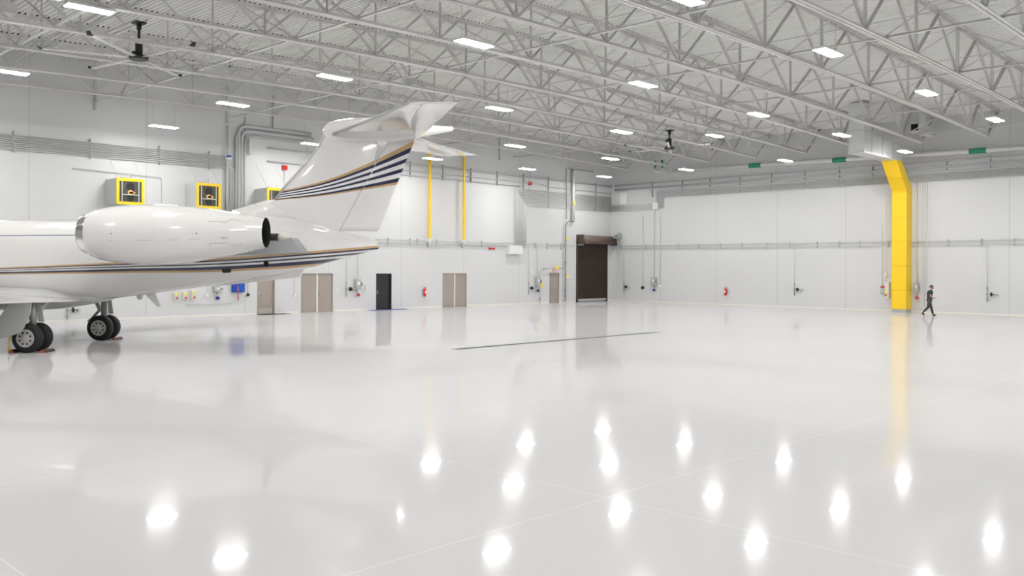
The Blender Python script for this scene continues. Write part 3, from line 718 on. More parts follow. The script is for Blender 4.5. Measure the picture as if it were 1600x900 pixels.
run('wall_pipe', bend([(15.2, YA-.08, 7.05), (19.4, YA-.08, 6.95), (19.4, YA-.08, 4.3)], .2), .018, 'conduit', 'thin conduit between the first two heater boxes', 'pipe')
p = A(357.5, 248, .2); t = empty('security_camera', p); tag(t, 'small blue and white dome camera by the pipes behind the tail', 'camera')
m = MB(); m.disc((0,0,0), (0,0,1), .16, .12, 14); m.build('dome', 'white', t); m = MB(); m.disc((0,0,.1), (0,0,1), .12, .12, 14); m.build('cap', 'blue', t)
p = A(445, 262, .1); m = MB(); m.box((-.14,-.05,-.12), (.14,.1,.12)); t = m.build('alarm_horn', 'red', None, p); tag(t, 'small red alarm horn on the wall left of the tail fin', 'alarm')
m = MB(); m.tube([(0,.05,-.12), (0,.05,-3)], .014, 6); m.build('feed_conduit', 'conduit', t)
p = A(829, 286.5, .1); m = MB(); m.box((-.12,-.05,-.12), (.12,.1,.12)); o = m.build('alarm_horn', 'red', None, p); tag(o, 'small red alarm horn on the wall above the white box', 'alarm')
m = MB(); m.tube([(0,.05,-1.0), (0,.05,1.2)], .014, 6); m.build('feed_conduit', 'conduit', o)
# short hanger posts near the roof line on the door wall
for i, px in enumerate((148, 354.5, 426, 780)):
    p = A(px, 190); z0 = A(px, {148: 172, 354.5: 193, 426: 204, 780: 250}[px]).z
    m = MB(); m.box((-.035, -.12, 0), (.035, -.03, 1.9)); m.box((-.08, -.05, 1.4), (.08, 0, 1.5)); o = m.build('hanger_post', 'conduit', None, (p.x, YA, z0)); tag(o, f'short dark hanger post under the roof on the door wall, {ORD[i]} from the left', 'post', 'hanger posts on the door wall')
p = A(883, 265); run('wall_conduit', bend([(p.x, YA-.15, 6.2), (p.x, YA-.15, 9.95), (p.x+3.2, YA-.15, 9.95)], .08), .035, 'strut', 'dark thin pipe turning right near the roof by the corner', 'conduit')
# small items under the tail
for i, x0 in enumerate((270, 284, 297.5)):
    t, hw, h = wall_box('control_station', 'A', x0, 456-(i == 2)*3, x0+6, 469-i*.5, .14, 'cream', 'cream button box with yellow and red buttons under the tail, '+('left', 'middle', 'right')[i]+' of three', 'control box')
    t['group'] = 'button boxes under the tail'
    m = MB(); m.disc((0,-.17,h*.72), (0,1,0), .065, .05, 12); m.build('yellow_button', 'tagyellow', t)
    m = MB(); m.disc((0.03,-.17,h*.25), (0,1,0), .055, .05, 12); m.build('red_button', 'red_flange', t)
t = empty('blue_cabinet', A(370.5, 456.5)); tag(t, 'bright blue wall cabinet partly hidden under the aircraft tail', 'cabinet')
m = MB(); m.box((-.33,-.22,0), (.33,0,.9)); m.build('body', 'blue', t)
m = MB(); m.box((-.31,-.24,.02), (.31,-.22,.88)); m.build('door', 'blue', t)
p = A(371.8, 469, .35); m = MB(); m.tube([(0,0,0), (0,0,.75)], .025, 8); m.disc((0,0,.04), (0,0,1), .04, .06, 8); o = m.build('red_pole', 'red_flange', None, p); tag(o, 'thin dark red pole hanging in front of the blue cabinet', 'pole')
p = A(387, 460.5); m = MB(); m.box((-.06,-.1,-.07), (.06,0,.07)); t = m.build('pull_box', 'black', None, p); tag(t, 'tiny black box between blue cabinet and tan door', 'box')
m = MB(); m.tube([(0,-.03,.07), (0,-.03,2.5)], .01, 6); m.build('feed_conduit', 'conduit', t)
p = A(323, 461); m = MB(); m.box((-.06,-.08,-.09), (.06,0,.09)); t = m.build('outlet_box', 'white', None, p); tag(t, 'tiny white outlet under the tail left of the gray switch', 'box')
m = MB(); m.tube([(0,-.03,.07), (0,-.03,2.5)], .01, 6); m.build('feed_conduit', 'conduit', t)
p0, p1 = A(291, 476.5), A(362, 475.5); run('wall_conduit', [(p0.x, YA-.04, .62), (p1.x, YA-.04, .62)], .012, 'conduit', 'thin horizontal conduit low on the wall under the tail', 'conduit')
p = A(571, 448.5); m = MB(); m.box((-.05,-.12,-.13), (.05,0,.13)); o = m.build('card_reader', 'cream', None, p); tag(o, 'small cream card reader left of the charcoal door', 'box')
p = A(459.5, 461); m = MB(); m.box((-.05,-.08,-.1), (.05,0,.08)); t = m.build('outlet_box', 'white', None, p); tag(t, 'tiny white outlet left of the double tan doors', 'box')
m = MB(); m.tube([(0,-.03,.07), (0,-.03,2.5)], .01, 6); m.build('feed_conduit', 'conduit', t)
for i, (px, py) in enumerate(((525.5, 453.5), (829, 425))):
    p = A(px, py); m = MB(); m.disc((0,-.04,0), (0,1,0), .07, .06, 12); o = m.build('wall_sensor', 'white', None, p); tag(o, ('round white sensor right of the first double doors', 'round white sensor left of the gray switch with blue socket')[i], 'sensor')
# mats
m = MB(); m.box((-.85,-.55,0), (.85,.0,.02)); o = m.build('floor_mat', 'mat_black', None, (25.5, YA-.1, 0)); tag(o, 'dark mat lying in front of the single tan door', 'mat')
m = MB(); m.box((-1.35,-.45,0), (1.35,.0,.02)); o = m.build('floor_mat', 'mat_blue', None, (33.3, YA-.1, 0)); tag(o, 'blue mat lying in front of the charcoal door', 'mat')
# trench drain
t = empty('trench_drain', (24.4, 20.75, 0)); tag(t, 'long narrow dark trench drain let into the middle of the floor', 'drain')
m = MB(); m.box((-5.5,-.17,.0), (5.5,.17,.004)); m.build('grate', 'drain', t)
m = MB()
for s in (-1, 1): m.box((-5.52, s*.17, 0), (5.52, s*.19, .006))
m.build('edge_frame', 'conduit', t)

# unit heaters
def heater(xl, yf, w, zt, zb, label):
    t = empty('unit_heater', (xl+w/2, YA, zb)); tag(t, label, 'heater', 'wall heaters'); d = YA-yf; h = zt-zb
    m = MB(); m.box((-w/2,-d+.04,.02), (w/2,0,h-.02)); m.build('housing', 'heater', t)
    m = MB(); b = .13
    for a, c in (((-w/2,-d,0), (w/2,-d+.05,b)), ((-w/2,-d,h-b), (w/2,-d+.05,h)), ((-w/2,-d,b), (-w/2+b,-d+.05,h-b)), ((w/2-b,-d,b), (w/2,-d+.05,h-b))): m.box(a, c)
    m.build('front_frame', 'yellow', t)
    m = MB(); m.box((-w/2+b,-d+.03,b), (w/2-b,-d+.045,h-b)); m.build('recess', 'grille', t)
    for s in (-.30, .30):
        m = MB(); m.box((s*w-.02,-d+.0,b), (s*w+.02,-d+.03,h-b)); m.build('guard_bar', 'conduit', t)
    m = MB(); m.box((-.3*w,-d,h*.36), (.3*w,-d+.03,h*.36+.045)); m.build('guard_bar', 'conduit', t)
    m = MB(); m.disc((0,-d+.02,h*.46), (0,1,0), .13, .02, 20); m.box((-.05,-d+.01,h*.42), (.22,-d+.03,h*.50)); m.build('sticker', 'sticker', t)
    m = MB(); m.disc((0,-d+.02,h*.68), (0,1,0), .20, .015, 20); m.disc((0,-d+.02,h*.26), (0,1,0), .16, .015, 20); m.build('fan_rings', 'black', t)
    m = MB(); m.box((-.1,-.5,h-.02), (.1,-.3,h+.12)); m.tube([(-.3,-.9,h), (.25,-.7,h+.3), (.28,-.6,h+.1)], .012, 5); m.build('top_fittings', 'conduit', t)
    for s in (-1, 1):
        m = MB(); m.tube([(s*w*.45,-d+.1,h), (s*w*.45+.0,-.0,h+1.3)], .008, 5); m.build('stay_wire', 'conduit', t)
heater(16.73, 41.67, 1.30, 6.66, 5.44, 'gray wall heater with yellow front frame, leftmost above the engine')
heater(20.64, 41.70, 1.30, 6.72, 5.46, 'gray wall heater with yellow front frame, middle one above the engine')
heater(24.52, 41.66, 1.30, 6.74, 5.48, 'gray wall heater with yellow front frame, peeking out by the tail fin')

#AIR-BEGIN
# ------------------------------------------------------------------ the business jet
AO = Vector((10.74, 30.30, 0)); VA = math.radians(43.3)
VH = Vector((math.cos(VA), math.sin(VA), 0)); UH = Vector((math.sin(VA), -math.cos(VA), 0))
def ap(px, py, v=0.0):
    """picture point -> aircraft coordinates (u toward the tail, v toward the far wing, z) on the plane v = const"""
    r = ray(px, py); t_ = ((AO+VH*v-CAM).dot(VH))/r.dot(VH); p = CAM+r*t_-AO
    return Vector((p.dot(UH), v, p.z))
jet = empty('business_jet', AO, VA-PI/2); tag(jet, 'white business jet with blue and gold stripes, parked at the left', 'airplane')

def stripe_mat(name, T, Bc, stops, extra_line=None):
    m = new_mat(name, (.80, .79, .775), .16, coat=1.0); nt = m.node_tree; b = nt.nodes['Principled BSDF']
    tc = N(nt, 'ShaderNodeTexCoord'); sp = N(nt, 'ShaderNodeSeparateXYZ'); nt.links.new(tc.outputs['Object'], sp.inputs[0])
    us = [p.x for p in T+Bc]; zs = [p.z for p in T+Bc]; u0, u1, z0, z1 = min(us), max(us), min(zs)-.2, max(zs)+.2
    def curve(pts):
        n = N(nt, 'ShaderNodeFloatCurve'); c = n.mapping.curves[0]
        q = sorted([((p.x-u0)/(u1-u0), (p.z-z0)/(z1-z0)) for p in pts])
        c.points[0].location = q[0]; c.points[1].location = q[-1]
        for a in q[1:-1]: c.points.new(*a)
        n.mapping.extend = 'EXTRAPOLATED'; n.mapping.update()
        mr = math_node(nt, 'DIVIDE', math_node(nt, 'SUBTRACT', sp.outputs[0], u0), u1-u0)
        nt.links.new(mr, n.inputs['Value'])
        return math_node(nt, 'ADD', math_node(nt, 'MULTIPLY', n.outputs[0], z1-z0), z0)
    t = curve(T); bb = curve(Bc)
    f = math_node(nt, 'DIVIDE', math_node(nt, 'SUBTRACT', t, sp.outputs[2]), math_node(nt, 'SUBTRACT', t, bb))
    cr = N(nt, 'ShaderNodeValToRGB'); cr.color_ramp.interpolation = 'CONSTANT'
    white, gold, navy = (.80, .79, .775, 1), (.56, .36, .17, 1), (.005, .015, .065, 1)
    cols = {'w': white, 'g': gold, 'n': navy}
    e = cr.color_ramp.elements; e[0].position = 0; e[0].color = white; e[1].position = .1; e[1].color = gold
    # map f in [-.05, 1.05] -> [0, 1]
    g = math_node(nt, 'DIVIDE', math_node(nt, 'ADD', f, .1), 1.2); nt.links.new(g, cr.inputs[0])
    pos = [.1/1.2]+[(s+.1)/1.2 for s, _ in stops]
    e[1].position = pos[0]; e[1].color = cols[stops[0][1]]
    for i, (s, c) in enumerate(stops[1:]+[(None, 'w')]):
        el = e.new(pos[i+1]); el.color = cols[c]
    col = cr.outputs[0]
    if extra_line:
        d = math_node(nt, 'ABSOLUTE', math_node(nt, 'SUBTRACT', sp.outputs[2], math_node(nt, 'ADD', extra_line[0], math_node(nt, 'MULTIPLY', sp.outputs[0], extra_line[1]))))
        k = math_node(nt, 'LESS_THAN', d, .013); k = math_node(nt, 'MULTIPLY', k, math_node(nt, 'LESS_THAN', sp.outputs[0], 1.0))
        mx = N(nt, 'ShaderNodeMix', data_type='RGBA'); nt.links.new(k, mx.inputs[0]); nt.links.new(col, mx.inputs[6]); mx.inputs[7].default_value = (.13, .16, .26, 1); col = mx.outputs[2]
    nt.links.new(col, b.inputs['Base Color'])
    return m
vv = lambda px: -1.17 if px < 200 else -1.17+(px-200)/392*.95
fT = [ap(x, y, vv(x)) for x, y in ((-300, 424.5), (0, 417.8), (130, 412.3), (215, 408.5), (334, 403.6), (430, 397), (472, 393.5), (540, 388), (592, 383.2))]
fB = [ap(x, y, vv(x)) for x, y in ((-300, 435), (0, 429.3), (130, 427.4), (200, 426.4), (320, 425.2), (400, 422), (471, 417.5), (540, 411), (592, 404))]
l0, l1 = ap(0, 367.8, -1.17), ap(130, 366.7, -1.17); sl = (l1.z-l0.z)/(l1.x-l0.x)
M['fuse'] = stripe_mat('fuselage_paint', fT, fB, [(.15, 'g'), (.26, 'n'), (.38, 'w'), (.48, 'n'), (.62, 'w'), (.84, 'n'), (1.0, 'g')], (l0.z-sl*l0.x, sl))
sT = [ap(x, y, -.1) for x, y in ((420, 301), (445.5, 296.5), (470, 291.5), (500, 284), (530, 273.8), (560, 261.4), (592, 246.7), (651.5, 216))]
sB = [ap(x, y, -.1) for x, y in ((400, 315.5), (427.5, 313), (465, 310), (500, 306.4), (564, 297), (619, 288), (651.5, 282.5))]
M['finpaint'] = stripe_mat('fin_paint', sT, sB, [(.13, 'g'), (.25, 'n'), (.36, 'w'), (.465, 'n'), (.585, 'w'), (.69, 'n'), (.82, 'w'), (.93, 'n'), (1.0, 'g')])
M['jetwhite'] = new_mat('aircraft_white', (.80, .79, .775), .16, coat=1.0)
M['jetwhite_shaded'] = new_mat('belly_shaded_white', (.66, .66, .65), .3, coat=.6)  # white belly, its underside shade put into a grayer colour
M['lemetal'] = new_mat('leading_edge_metal', (.42, .43, .44), .35, metal=.3)

def ell(u, zt, zb, w, n=40, v0=0, e=1.0):
    zc, hz = (zt+zb)/2, (zt-zb)/2
    return [Vector((u, v0-w*math.cos(2*PI*k/n), zc+hz*math.sin(2*PI*k/n))) for k in range(n)]
def fuse_dims():
    st = []
    for px, t_, b_ in ((-20, 343.4, 474), (60, 343, 473.5), (130, 343, 471.5), (180, 343.6, 466.5), (240, 345, 459), (300, 347, 451), (350, 350, 444.5), (400, 353, 436.5), (441, 357, 429), (477, 361.5, 420.8), (513, 366.5, 410.5), (545, 371.5, 401.5), (575, 377, 393.8), (588, 381, 390.6), (592.5, 384.5, 388)):
        a, b = ap(px, t_), ap(px, b_)
        hz = (a.z-b.z)/2
        w = min(1.19, hz*1.0) if px < 200 else min(1.19, hz*.97)
        st.append((a.x, a.z, b.z, w))
    a0 = st[0]; pre = []
    for u, zt, zb, w in ((-16.6, 2.75, 2.55, .1), (-16.4, 2.95, 2.35, .32), (-15.8, 3.2, 2.08, .58), (-15.0, 3.42, 1.86, .82), (-14.2, 3.72, 1.74, 1.0), (-13.2, 4.0, 1.66, 1.14), (-12, 4.04, 1.62, 1.19), (-8, 4.06, 1.60, 1.19)):
        pre.append((u, zt, zb, w))
    st[0] = (st[0][0], st[0][1], 1.60, 1.19); 
    out = pre+st
    return out
FS = fuse_dims()
m = MB(); m.loft([ell(*s) for s in FS]); m.build('fuselage', 'fuse', jet)
def fuse_at(u):
    for a, b in zip(FS[:-1], FS[1:]):
        if a[0] <= u <= b[0]:
            t_ = (u-a[0])/(b[0]-a[0]); return [a[i]*(1-t_)+b[i]*t_ for i in range(4)]
    return FS[-1]
def on_skin(px, py, out=.0):
    v = -1.0
    for _ in range(12):
        p = ap(px, py, v); _, zt, zb, w = fuse_at(p.x); q = max(-1, min(1, (p.z-(zt+zb)/2)/((zt-zb)/2)))
        v = -w*math.sqrt(max(0, 1-q*q))
    p = ap(px, py, v-out); return p
# cabin windows ahead of the engine, outside the picture, oval
for i in range(7):
    u = -4.9-i*1.05; _, zt, zb, w = fuse_at(u); z = (zt+zb)/2+.28; v = -w*math.sqrt(1-(.28/((zt-zb)/2))**2)
    for s in (1, -1):
        mm = MB(); mm.loft([[Vector((u+.30*math.cos(a), s*(v-d), z+.22*math.sin(a))) for a in [2*PI*k/16 for k in range(16)]] for d in (-.03, .004)]); mm.build('cabin_window', 'black', jet)
# belly fairing
st = []
for px, b_, w in ((-240, 476, .4), (-180, 479, .8), (-60, 484, 1.15), (20, 484.8, 1.2), (60, 484.3, 1.2), (95, 482.6, 1.1), (130, 477.4, .8), (165, 471, .35), (178, 468, .12)):
    b = ap(px, b_); st.append((b.x, 2.05 if px > -240 and px < 130 else 1.75, b.z, w))
m = MB(); m.loft([ell(*s) for s in st]); m.build('belly_fairing', 'jetwhite_shaded', jet)

def foil(le, te, th, n=9, axis=Vector((0,0,1)), camber=0):
    le, te = Vector(le), Vector(te); c = te-le; up = []; lo = []
    for k in range(n+1):
        x = (1-math.cos(PI*k/n))/2; y = 5*th*(.2969*math.sqrt(x)-.126*x-.3516*x*x+.2843*x**3-.1036*x**4)
        up.append(le+c*x+axis*(y+camber*x*(1-x))); lo.append(le+c*x+axis*(-y+camber*x*(1-x)))
    return up+lo[-2:0:-1]
# wings (both), with winglets
te_r = ap(118, 470.5, -1.3)
for s, nm in ((-1, 'near'), (1, 'far')):
    te = te_r.x; z = te_r.z
    S_ = [((-6.9, s*.6, z+.18), (te+.1, s*.6, z+.06), .62), ((-6.2, s*1.3, z+.16), (te, s*1.3, z), .50), ((-4.0, s*4.2, z+.22), (te-1.1, s*4.2, z+.02), .36),
          ((.3, s*11.0, z+.62), (te+1.0, s*11.0, z+.55), .16), ((1.6, s*13.4, z+.78), (te+1.75, s*13.4, z+.72), .09)]
    m = MB(); m.loft([foil(a, b, c) for a, b, c in S_]); wg = m.build('wing', 'jetwhite', jet)
    tip = [((1.6, s*13.4, z+.78), (te+1.75, s*13.4, z+.72), .09), ((2.1, s*13.75, z+1.0), (te+1.95, s*13.75, z+1.0), .06), ((2.9, s*13.95, z+2.0), (te+2.3, s*13.95, z+2.0), .03)]
    m = MB(); m.loft([foil(a, b, c, axis=Vector((0, -s, .3)).normalized()) for a, b, c in tip]); m.build('winglet', 'jetwhite', wg)
    m = MB(); m.prism([(te-.95, s*1.5, z+.02), (te-1.9, s*4.1, z+.05), (te-1.12, s*4.1, z+.015), (te-.02, s*1.5, z-.004)], (0, 0, .035)); m.build('flap', 'jetwhite', wg)

# engines
def nacelle(sv):
    V = -2.35
    prof = [(131.6, 349, 377), (133.2, 343, 386), (136, 337.5, 392.5), (140, 333, 397), (147, 329, 401.5), (160, 325, 406.5), (180, 322, 410), (205, 320.2, 412.5), (235, 319.3, 413.6), (270, 320.1, 413.2), (300, 322.5, 410.5), (340, 327.5, 403.5), (380, 334.0, 395.5), (400, 337.5, 391), (416, 340, 387.3)]
    dat = []
    for px, a, b in prof:
        p, q = ap(px, a, V), ap(px, b, V); dat.append((p.x, (p.z+q.z)/2, (p.z-q.z)/2))
    def rings(lst, vc): return [[Vector((u, vc-r*math.cos(2*PI*k/36), z+r*math.sin(2*PI*k/36))) for k in range(36)] for u, z, r in lst]
    vc = V if sv < 0 else -V
    # flatten the extreme lip radius: it is a true torus edge
    r0 = dat[3][2]
    lip = [(dat[0][0]+.16, dat[3][1], r0*.80), (dat[0][0]+.05, dat[3][1], r0*.835), (dat[0][0], dat[3][1], r0*.885), (dat[0][0]+.045, dat[3][1], r0*.945), (dat[3][0], dat[3][1], r0), (dat[4][0], dat[4][1], dat[4][2])]
    m = MB(); m.loft(rings(dat[4:], vc), caps=False); cow = m.build('engine_cowling', 'jetwhite', jet)
    m = MB(); m.loft(rings(lip, vc), caps=False); m.build('inlet_lip', 'chrome', cow)
    i0 = lip[0]; e = dat[-1]
    m = MB(); m.loft(rings([i0, (i0[0]+.5, i0[1], i0[2]*1.02), (i0[0]+1.0, i0[1], i0[2])], vc), caps=False); m.build('inlet_duct', 'aero_gray', cow)
    m = MB(); m.disc((i0[0]+1.0, vc, i0[1]), (1,0,0), i0[2], .04, 30)
    m.tube([(i0[0]+.55, vc, i0[1]), (i0[0]+.7, vc, i0[1]), (i0[0]+1.0, vc, i0[1])], .1, 20, rs=[.01, .12, .22]); m.build('fan_face', 'strut', cow)
    m = MB(); m.loft(rings([e, (e[0]+.01, e[1], e[2]*.965), (e[0]-.25, e[1], e[2]*.94), (e[0]-.7, e[1], e[2]*.9)], vc), caps=False)
    m.disc((e[0]-.7, vc, e[1]), (1,0,0), e[2]*.9, .02, 30); m.build('exhaust_nozzle', 'blackdeep', cow)
    # panel lines of the thrust reverser and access doors
    def seam(pts, out=.004):
        P3 = []
        for px, py in pts:
            p = ap(px, py, V-1)
            for _ in range(10):
                u = p.x; j = 0
                while j < len(dat)-2 and dat[j+1][0] < u: j += 1
                a, b = dat[j], dat[j+1]; t_ = max(0, min(1, (u-a[0])/(b[0]-a[0]))); z0 = a[1]*(1-t_)+b[1]*t_; r = a[2]*(1-t_)+b[2]*t_+out
                q = max(-.98, min(.98, (p.z-z0)/r)); p = ap(px, py, V-r*math.sqrt(1-q*q))
            P3.append(p)
        mm = MB(); mm.tube(P3, .0045, 5); mm.build('panel_seam', 'seam', cow)
    if sv < 0:
        seam([(327, 346.5), (340, 346.4), (352, 347.5), (360, 343.5), (368, 343), (376, 345.5), (383, 337)])
        seam([(332.5, 402), (328.5, 390), (327.2, 380.6), (345, 379.5), (356, 378.3), (361, 382.7), (368, 383), (376, 379.8), (384, 388), (392, 393)])
        seam([(168, 324.5), (167, 345), (167, 376), (171, 396)], .003)
        seam([(168, 376), (220, 375.5), (270, 375), (312, 373.5)], .001)
        seam([(327, 346.5), (329, 335), (331, 328)], .003)
        for px, py in ((173, 365), (305, 364.7)):
            p = ap(px, py, V-.9); mm = MB(); mm.disc((p.x, V-.865 if px < 200 else V-.80, p.z), (0,1,0), .025, .02, 10); mm.build('vent_hole', 'strut', cow)
        p = ap(350, 371.6, V-.62); mm = MB(); mm.box((p.x-.08, V-.66, p.z-.012), (p.x+.08, V-.60, p.z+.012)); mm.build('scoop', 'strut', cow)
        p = ap(404, 390.5, V-.4); mm = MB(); mm.bar((p.x-.14, V-.42, p.z-.02), (p.x+.14, V-.36, p.z+.03), .04, .035); mm.build('drain_scoop', 'strut', cow)
    return vc
for s in (-1, 1):
    nacelle(s)
    mv = (lambda P: P) if s < 0 else (lambda P: [Vector((p.x, -p.y, p.z)) for p in P])
    poly = mv([ap(x, y, -1.28) for x, y in ((300, 376), (330, 364), (424, 366), (449, 371), (456, 371.5), (473, 394), (430, 396.5), (380, 398.5), (340, 399))])
    m = MB(); m.prism(poly, (0, .9*(1 if s < 0 else -1), 0)); py_ = m.build('pylon', 'aero_gray', jet)
    poly = mv([ap(x, y, -1.5) for x, y in ((250, 378), (260, 362), (405, 362), (405, 384), (380, 389), (300, 389))])
    m = MB(); m.prism(poly, (0, .5*(1 if s < 0 else -1), 0)); m.build('pylon_root', 'aero_gray', py_)
    a, b, c = ap(421, 370, -1.9), ap(433, 370.3, -1.9), ap(449, 371, -1.9)
    y_ = -1.75*(-s)*-1 if False else (-1.75 if s < 0 else 1.75)
    m = MB(); m.tube([(a.x-.3, y_, a.z), (b.x, y_, b.z)], .115, 14); m.build('exhaust_strut', 'black', py_)
    m = MB(); m.tube([(b.x, y_, b.z), (c.x, y_, c.z)], .1, 14, rs=[.095, .035]); m.build('exhaust_cone', 'cream', py_)

# fin: sections between leading and trailing edge
fin_secs = [(352, 388, 595), (335, 392, 602), (325, 397, 605.5), (318, 405, 608), (311.5, 428, 610.5), (291, 444, 619), (260, 471, 631.5), (229, 497.5, 644), (215, 503.5, 650), (200, 508, 655), (192, 516, 656)]
def fin_part(f0, f1, secs, name, mat, parent, gap=0, pad=0):
    m = MB(); rings = []
    for y, l, t_ in secs:
        a, b = ap(l, y), ap(t_, y+ (y-Y0)*0); c = b.x-a.x; th = .33 if y > 320 else .33-(320-y)/120*.15
        up, lo = [], []
        for k in range(13):
            x = f0+(f1-f0)*((1-math.cos(PI*k/12))/2 if f0 == 0 else k/12)
            h = 5*.5*th*(.2969*math.sqrt(x)-.126*x-.3516*x*x+.2843*x**3-.1036*x**4)+.004+pad
            up.append(Vector((a.x+c*x, -h, a.z))); lo.append(Vector((a.x+c*x, h, a.z)))
        rings.append(up+lo[::-1])
    m.loft(rings); return m.build(name, mat, parent)
# hinge fraction of the rudder along each section
def hx(y): return 529.5+(361-y)*(606-529.5)/(361-221)
low = [s for s in fin_secs if s[0] > 362]
main = [(y, l, hx(y) if y < 361 else t_) for y, l, t_ in fin_secs]
fin = MB(); rings = []
def sec_ring(y, l, t_, f0, f1, pad=0, n=14):
    a, b = ap(l, y), ap(t_, y); c = b.x-a.x; th = .34 if y > 320 else .34-(320-y)/120*.16
    up, lo = [], []
    for k in range(n+1):
        x = f0+(f1-f0)*((1-math.cos(PI*k/n))/2 if f0 == 0 else k/n)
        h = 5*.5*th*(.2969*math.sqrt(x)-.126*x-.3516*x*x+.2843*x**3-.1036*x**4)+.004+pad
        up.append(Vector((a.x+c*x, -h, a.z))); lo.append(Vector((a.x+c*x, h, a.z)))
    return up+lo[::-1]
for y, l, t_ in [(388, 392, 589), (361, 392, 590)]+fin_secs:
    f1 = (min(hx(y), 590)-l)/(t_-l) if y < 362 else (529.5-l)/(t_-l)
    rings.append(sec_ring(y, l, t_, 0, f1))
fm = MB(); fm.loft(rings); finob = fm.build('tail_fin', 'finpaint', jet)
rings = []
for y, l, t_ in [(360.5, 388, 590.5)]+fin_secs[:-2]:
    f1 = (hx(y)-l)/(t_-l); rings.append(sec_ring(y, l, t_, f1+.004, 1.0))
fm = MB(); fm.loft(rings); fm.build('rudder', 'finpaint', jet)
# smooth fillet between fin and tail cone
rings = []
for px, yt in ((372, 338), (400, 336), (430, 338), (470, 344), (510, 353), (530, 361.5), (560, 367.5), (586, 373.5), (591, 380)):
    a = ap(px, yt); _, zt, zb, w = fuse_at(a.x); zm = zt-.16*(zt-zb); wm = w*.72; tw = .165 if px < 515 else max(.03, .165*(592-px)/80)
    tw = min(tw, w*.6)
    pts = []
    for k in range(9):
        t_ = k/8; y_ = tw+(wm-tw)*t_**2.2; z_ = a.z+(zm-a.z)*t_**.8
        pts.append((y_, min(z_, a.z)))
    rings.append([Vector((a.x, -y, z)) for y, z in pts[::-1]]+[Vector((a.x, y, z)) for y, z in pts])
m = MB(); m.loft(rings); m.build('fin_fillet', 'jetwhite', jet)
# closing fairing below the rudder
rings = [sec_ring(y, l, t_, (529-l)/(t_-l), 1.0) for y, l, t_ in ((384, 388, 590), (374, 388, 588), (366.5, 388, 588))]
a = ap(529, 362.5); b = ap(587, 372)
fm = MB(); poly = [ap(505, 352), ap(529, 361.5), ap(536, 364.5), ap(587, 373), ap(590, 384), ap(505, 384)]
fm.prism([p+Vector((0, -.085, 0)) for p in poly], (0, .17, 0)); fm.build('fin_base_fairing', 'jetwhite', jet)
# dorsal fairing
rings = []
for px, yt, w in ((362, 329, .02), (380, 324, .05), (395, 319.5, .07), (415, 313.8, .085), (428, 311.8, .085), (440, 316, .08), (462, 330, .07)):
    a = ap(px, yt); b = ap(px, 352); rings.append([Vector((a.x, -w*.5, a.z)), Vector((a.x, w*.5, a.z)), Vector((a.x, w*2.2, b.z)), Vector((a.x, -w*2.2, b.z))])
m = MB(); m.loft(rings); m.build('dorsal_fairing', 'jetwhite', jet)
# metal leading edge
rings = [sec_ring(y, l-.8, t_, 0, .030 if y > 250 else .026, .008) for y, l, t_ in fin_secs[4:-1]]
m = MB(); m.loft(rings); m.build('leading_edge', 'lemetal', finob)

# bullet fairing and tailplane
rings = []
for px, t_, b_, w in ((504.5, 203, 209, .05), (508, 196, 214, .12), (516, 190.5, 219, .18), (530, 187, 222, .22), (555, 184.4, 224, .24), (580, 184.3, 224, .24), (610, 188, 223, .22), (645, 193.5, 218, .17), (680, 196.5, 210, .10), (707.5, 197.5, 205, .05)):
    a, b = ap(px, t_), ap(px, b_); rings.append(ell(a.x, a.z, b.z, w, 24))
m = MB(); m.loft(rings); bullet = m.build('bullet_fairing', 'jetwhite', jet)
# tail light
p = ap(707.5, 201); m = MB(); m.tube([(p.x, 0, p.z), (p.x+.05, 0, p.z)], .04, 8, rs=[.05, .02]); m.build('tail_light', 'white', bullet)
for s in (-1, 1):
    r0, r1 = ap(517, 210, -.15), ap(655, 212.5, -.15); t0, t1 = ap(641, 160.5, -5.5), ap(716, 158.5, -5.5)
    if s > 0:
        r0, r1, t0, t1 = [Vector((p.x, -p.y, p.z)) for p in (r0, r1, t0, t1)]
    def at(f): return r0.lerp(t0, f), r1.lerp(t1, f)
    stab = MB(); el = MB(); rs, re = [], []
    hin = .70
    for f in (0, .25, .5, .75, .96, 1.0):
        a, b = at(f); th = .40*(1-f)+.14*f
        if f == 1.0: a = a.lerp(b, .12); th *= .5
        hin = .93-.62*f if f < .9 else .30; hp = a.lerp(b, hin)
        full = foil(a, b, th, 14)
        rs.append(foil(a, a.lerp(b, min(.99, hin+.03)), th*.62, 10)[:])
        tl = hp.lerp(b, 1.0)+Vector((0, 0, -.05*(1-f)-.02)); re.append(foil(hp+Vector((.02, 0, -.0)), tl, th*.30, 8))
    stab.loft(rs); so = stab.build('tailplane', 'jetwhite', jet)
    el.loft(re); el.build('elevator', 'jetwhite', so)
    le = MB(); q = []
    for f in (.03, .5, .97):
        a, b = at(f); th = .40*(1-f)+.14*f; q.append(foil(a+Vector((-.02,0,0)), a.lerp(b, .085), th*.34, 6))
    le.loft(q); le.build('deice_boot', 'lemetal', so)
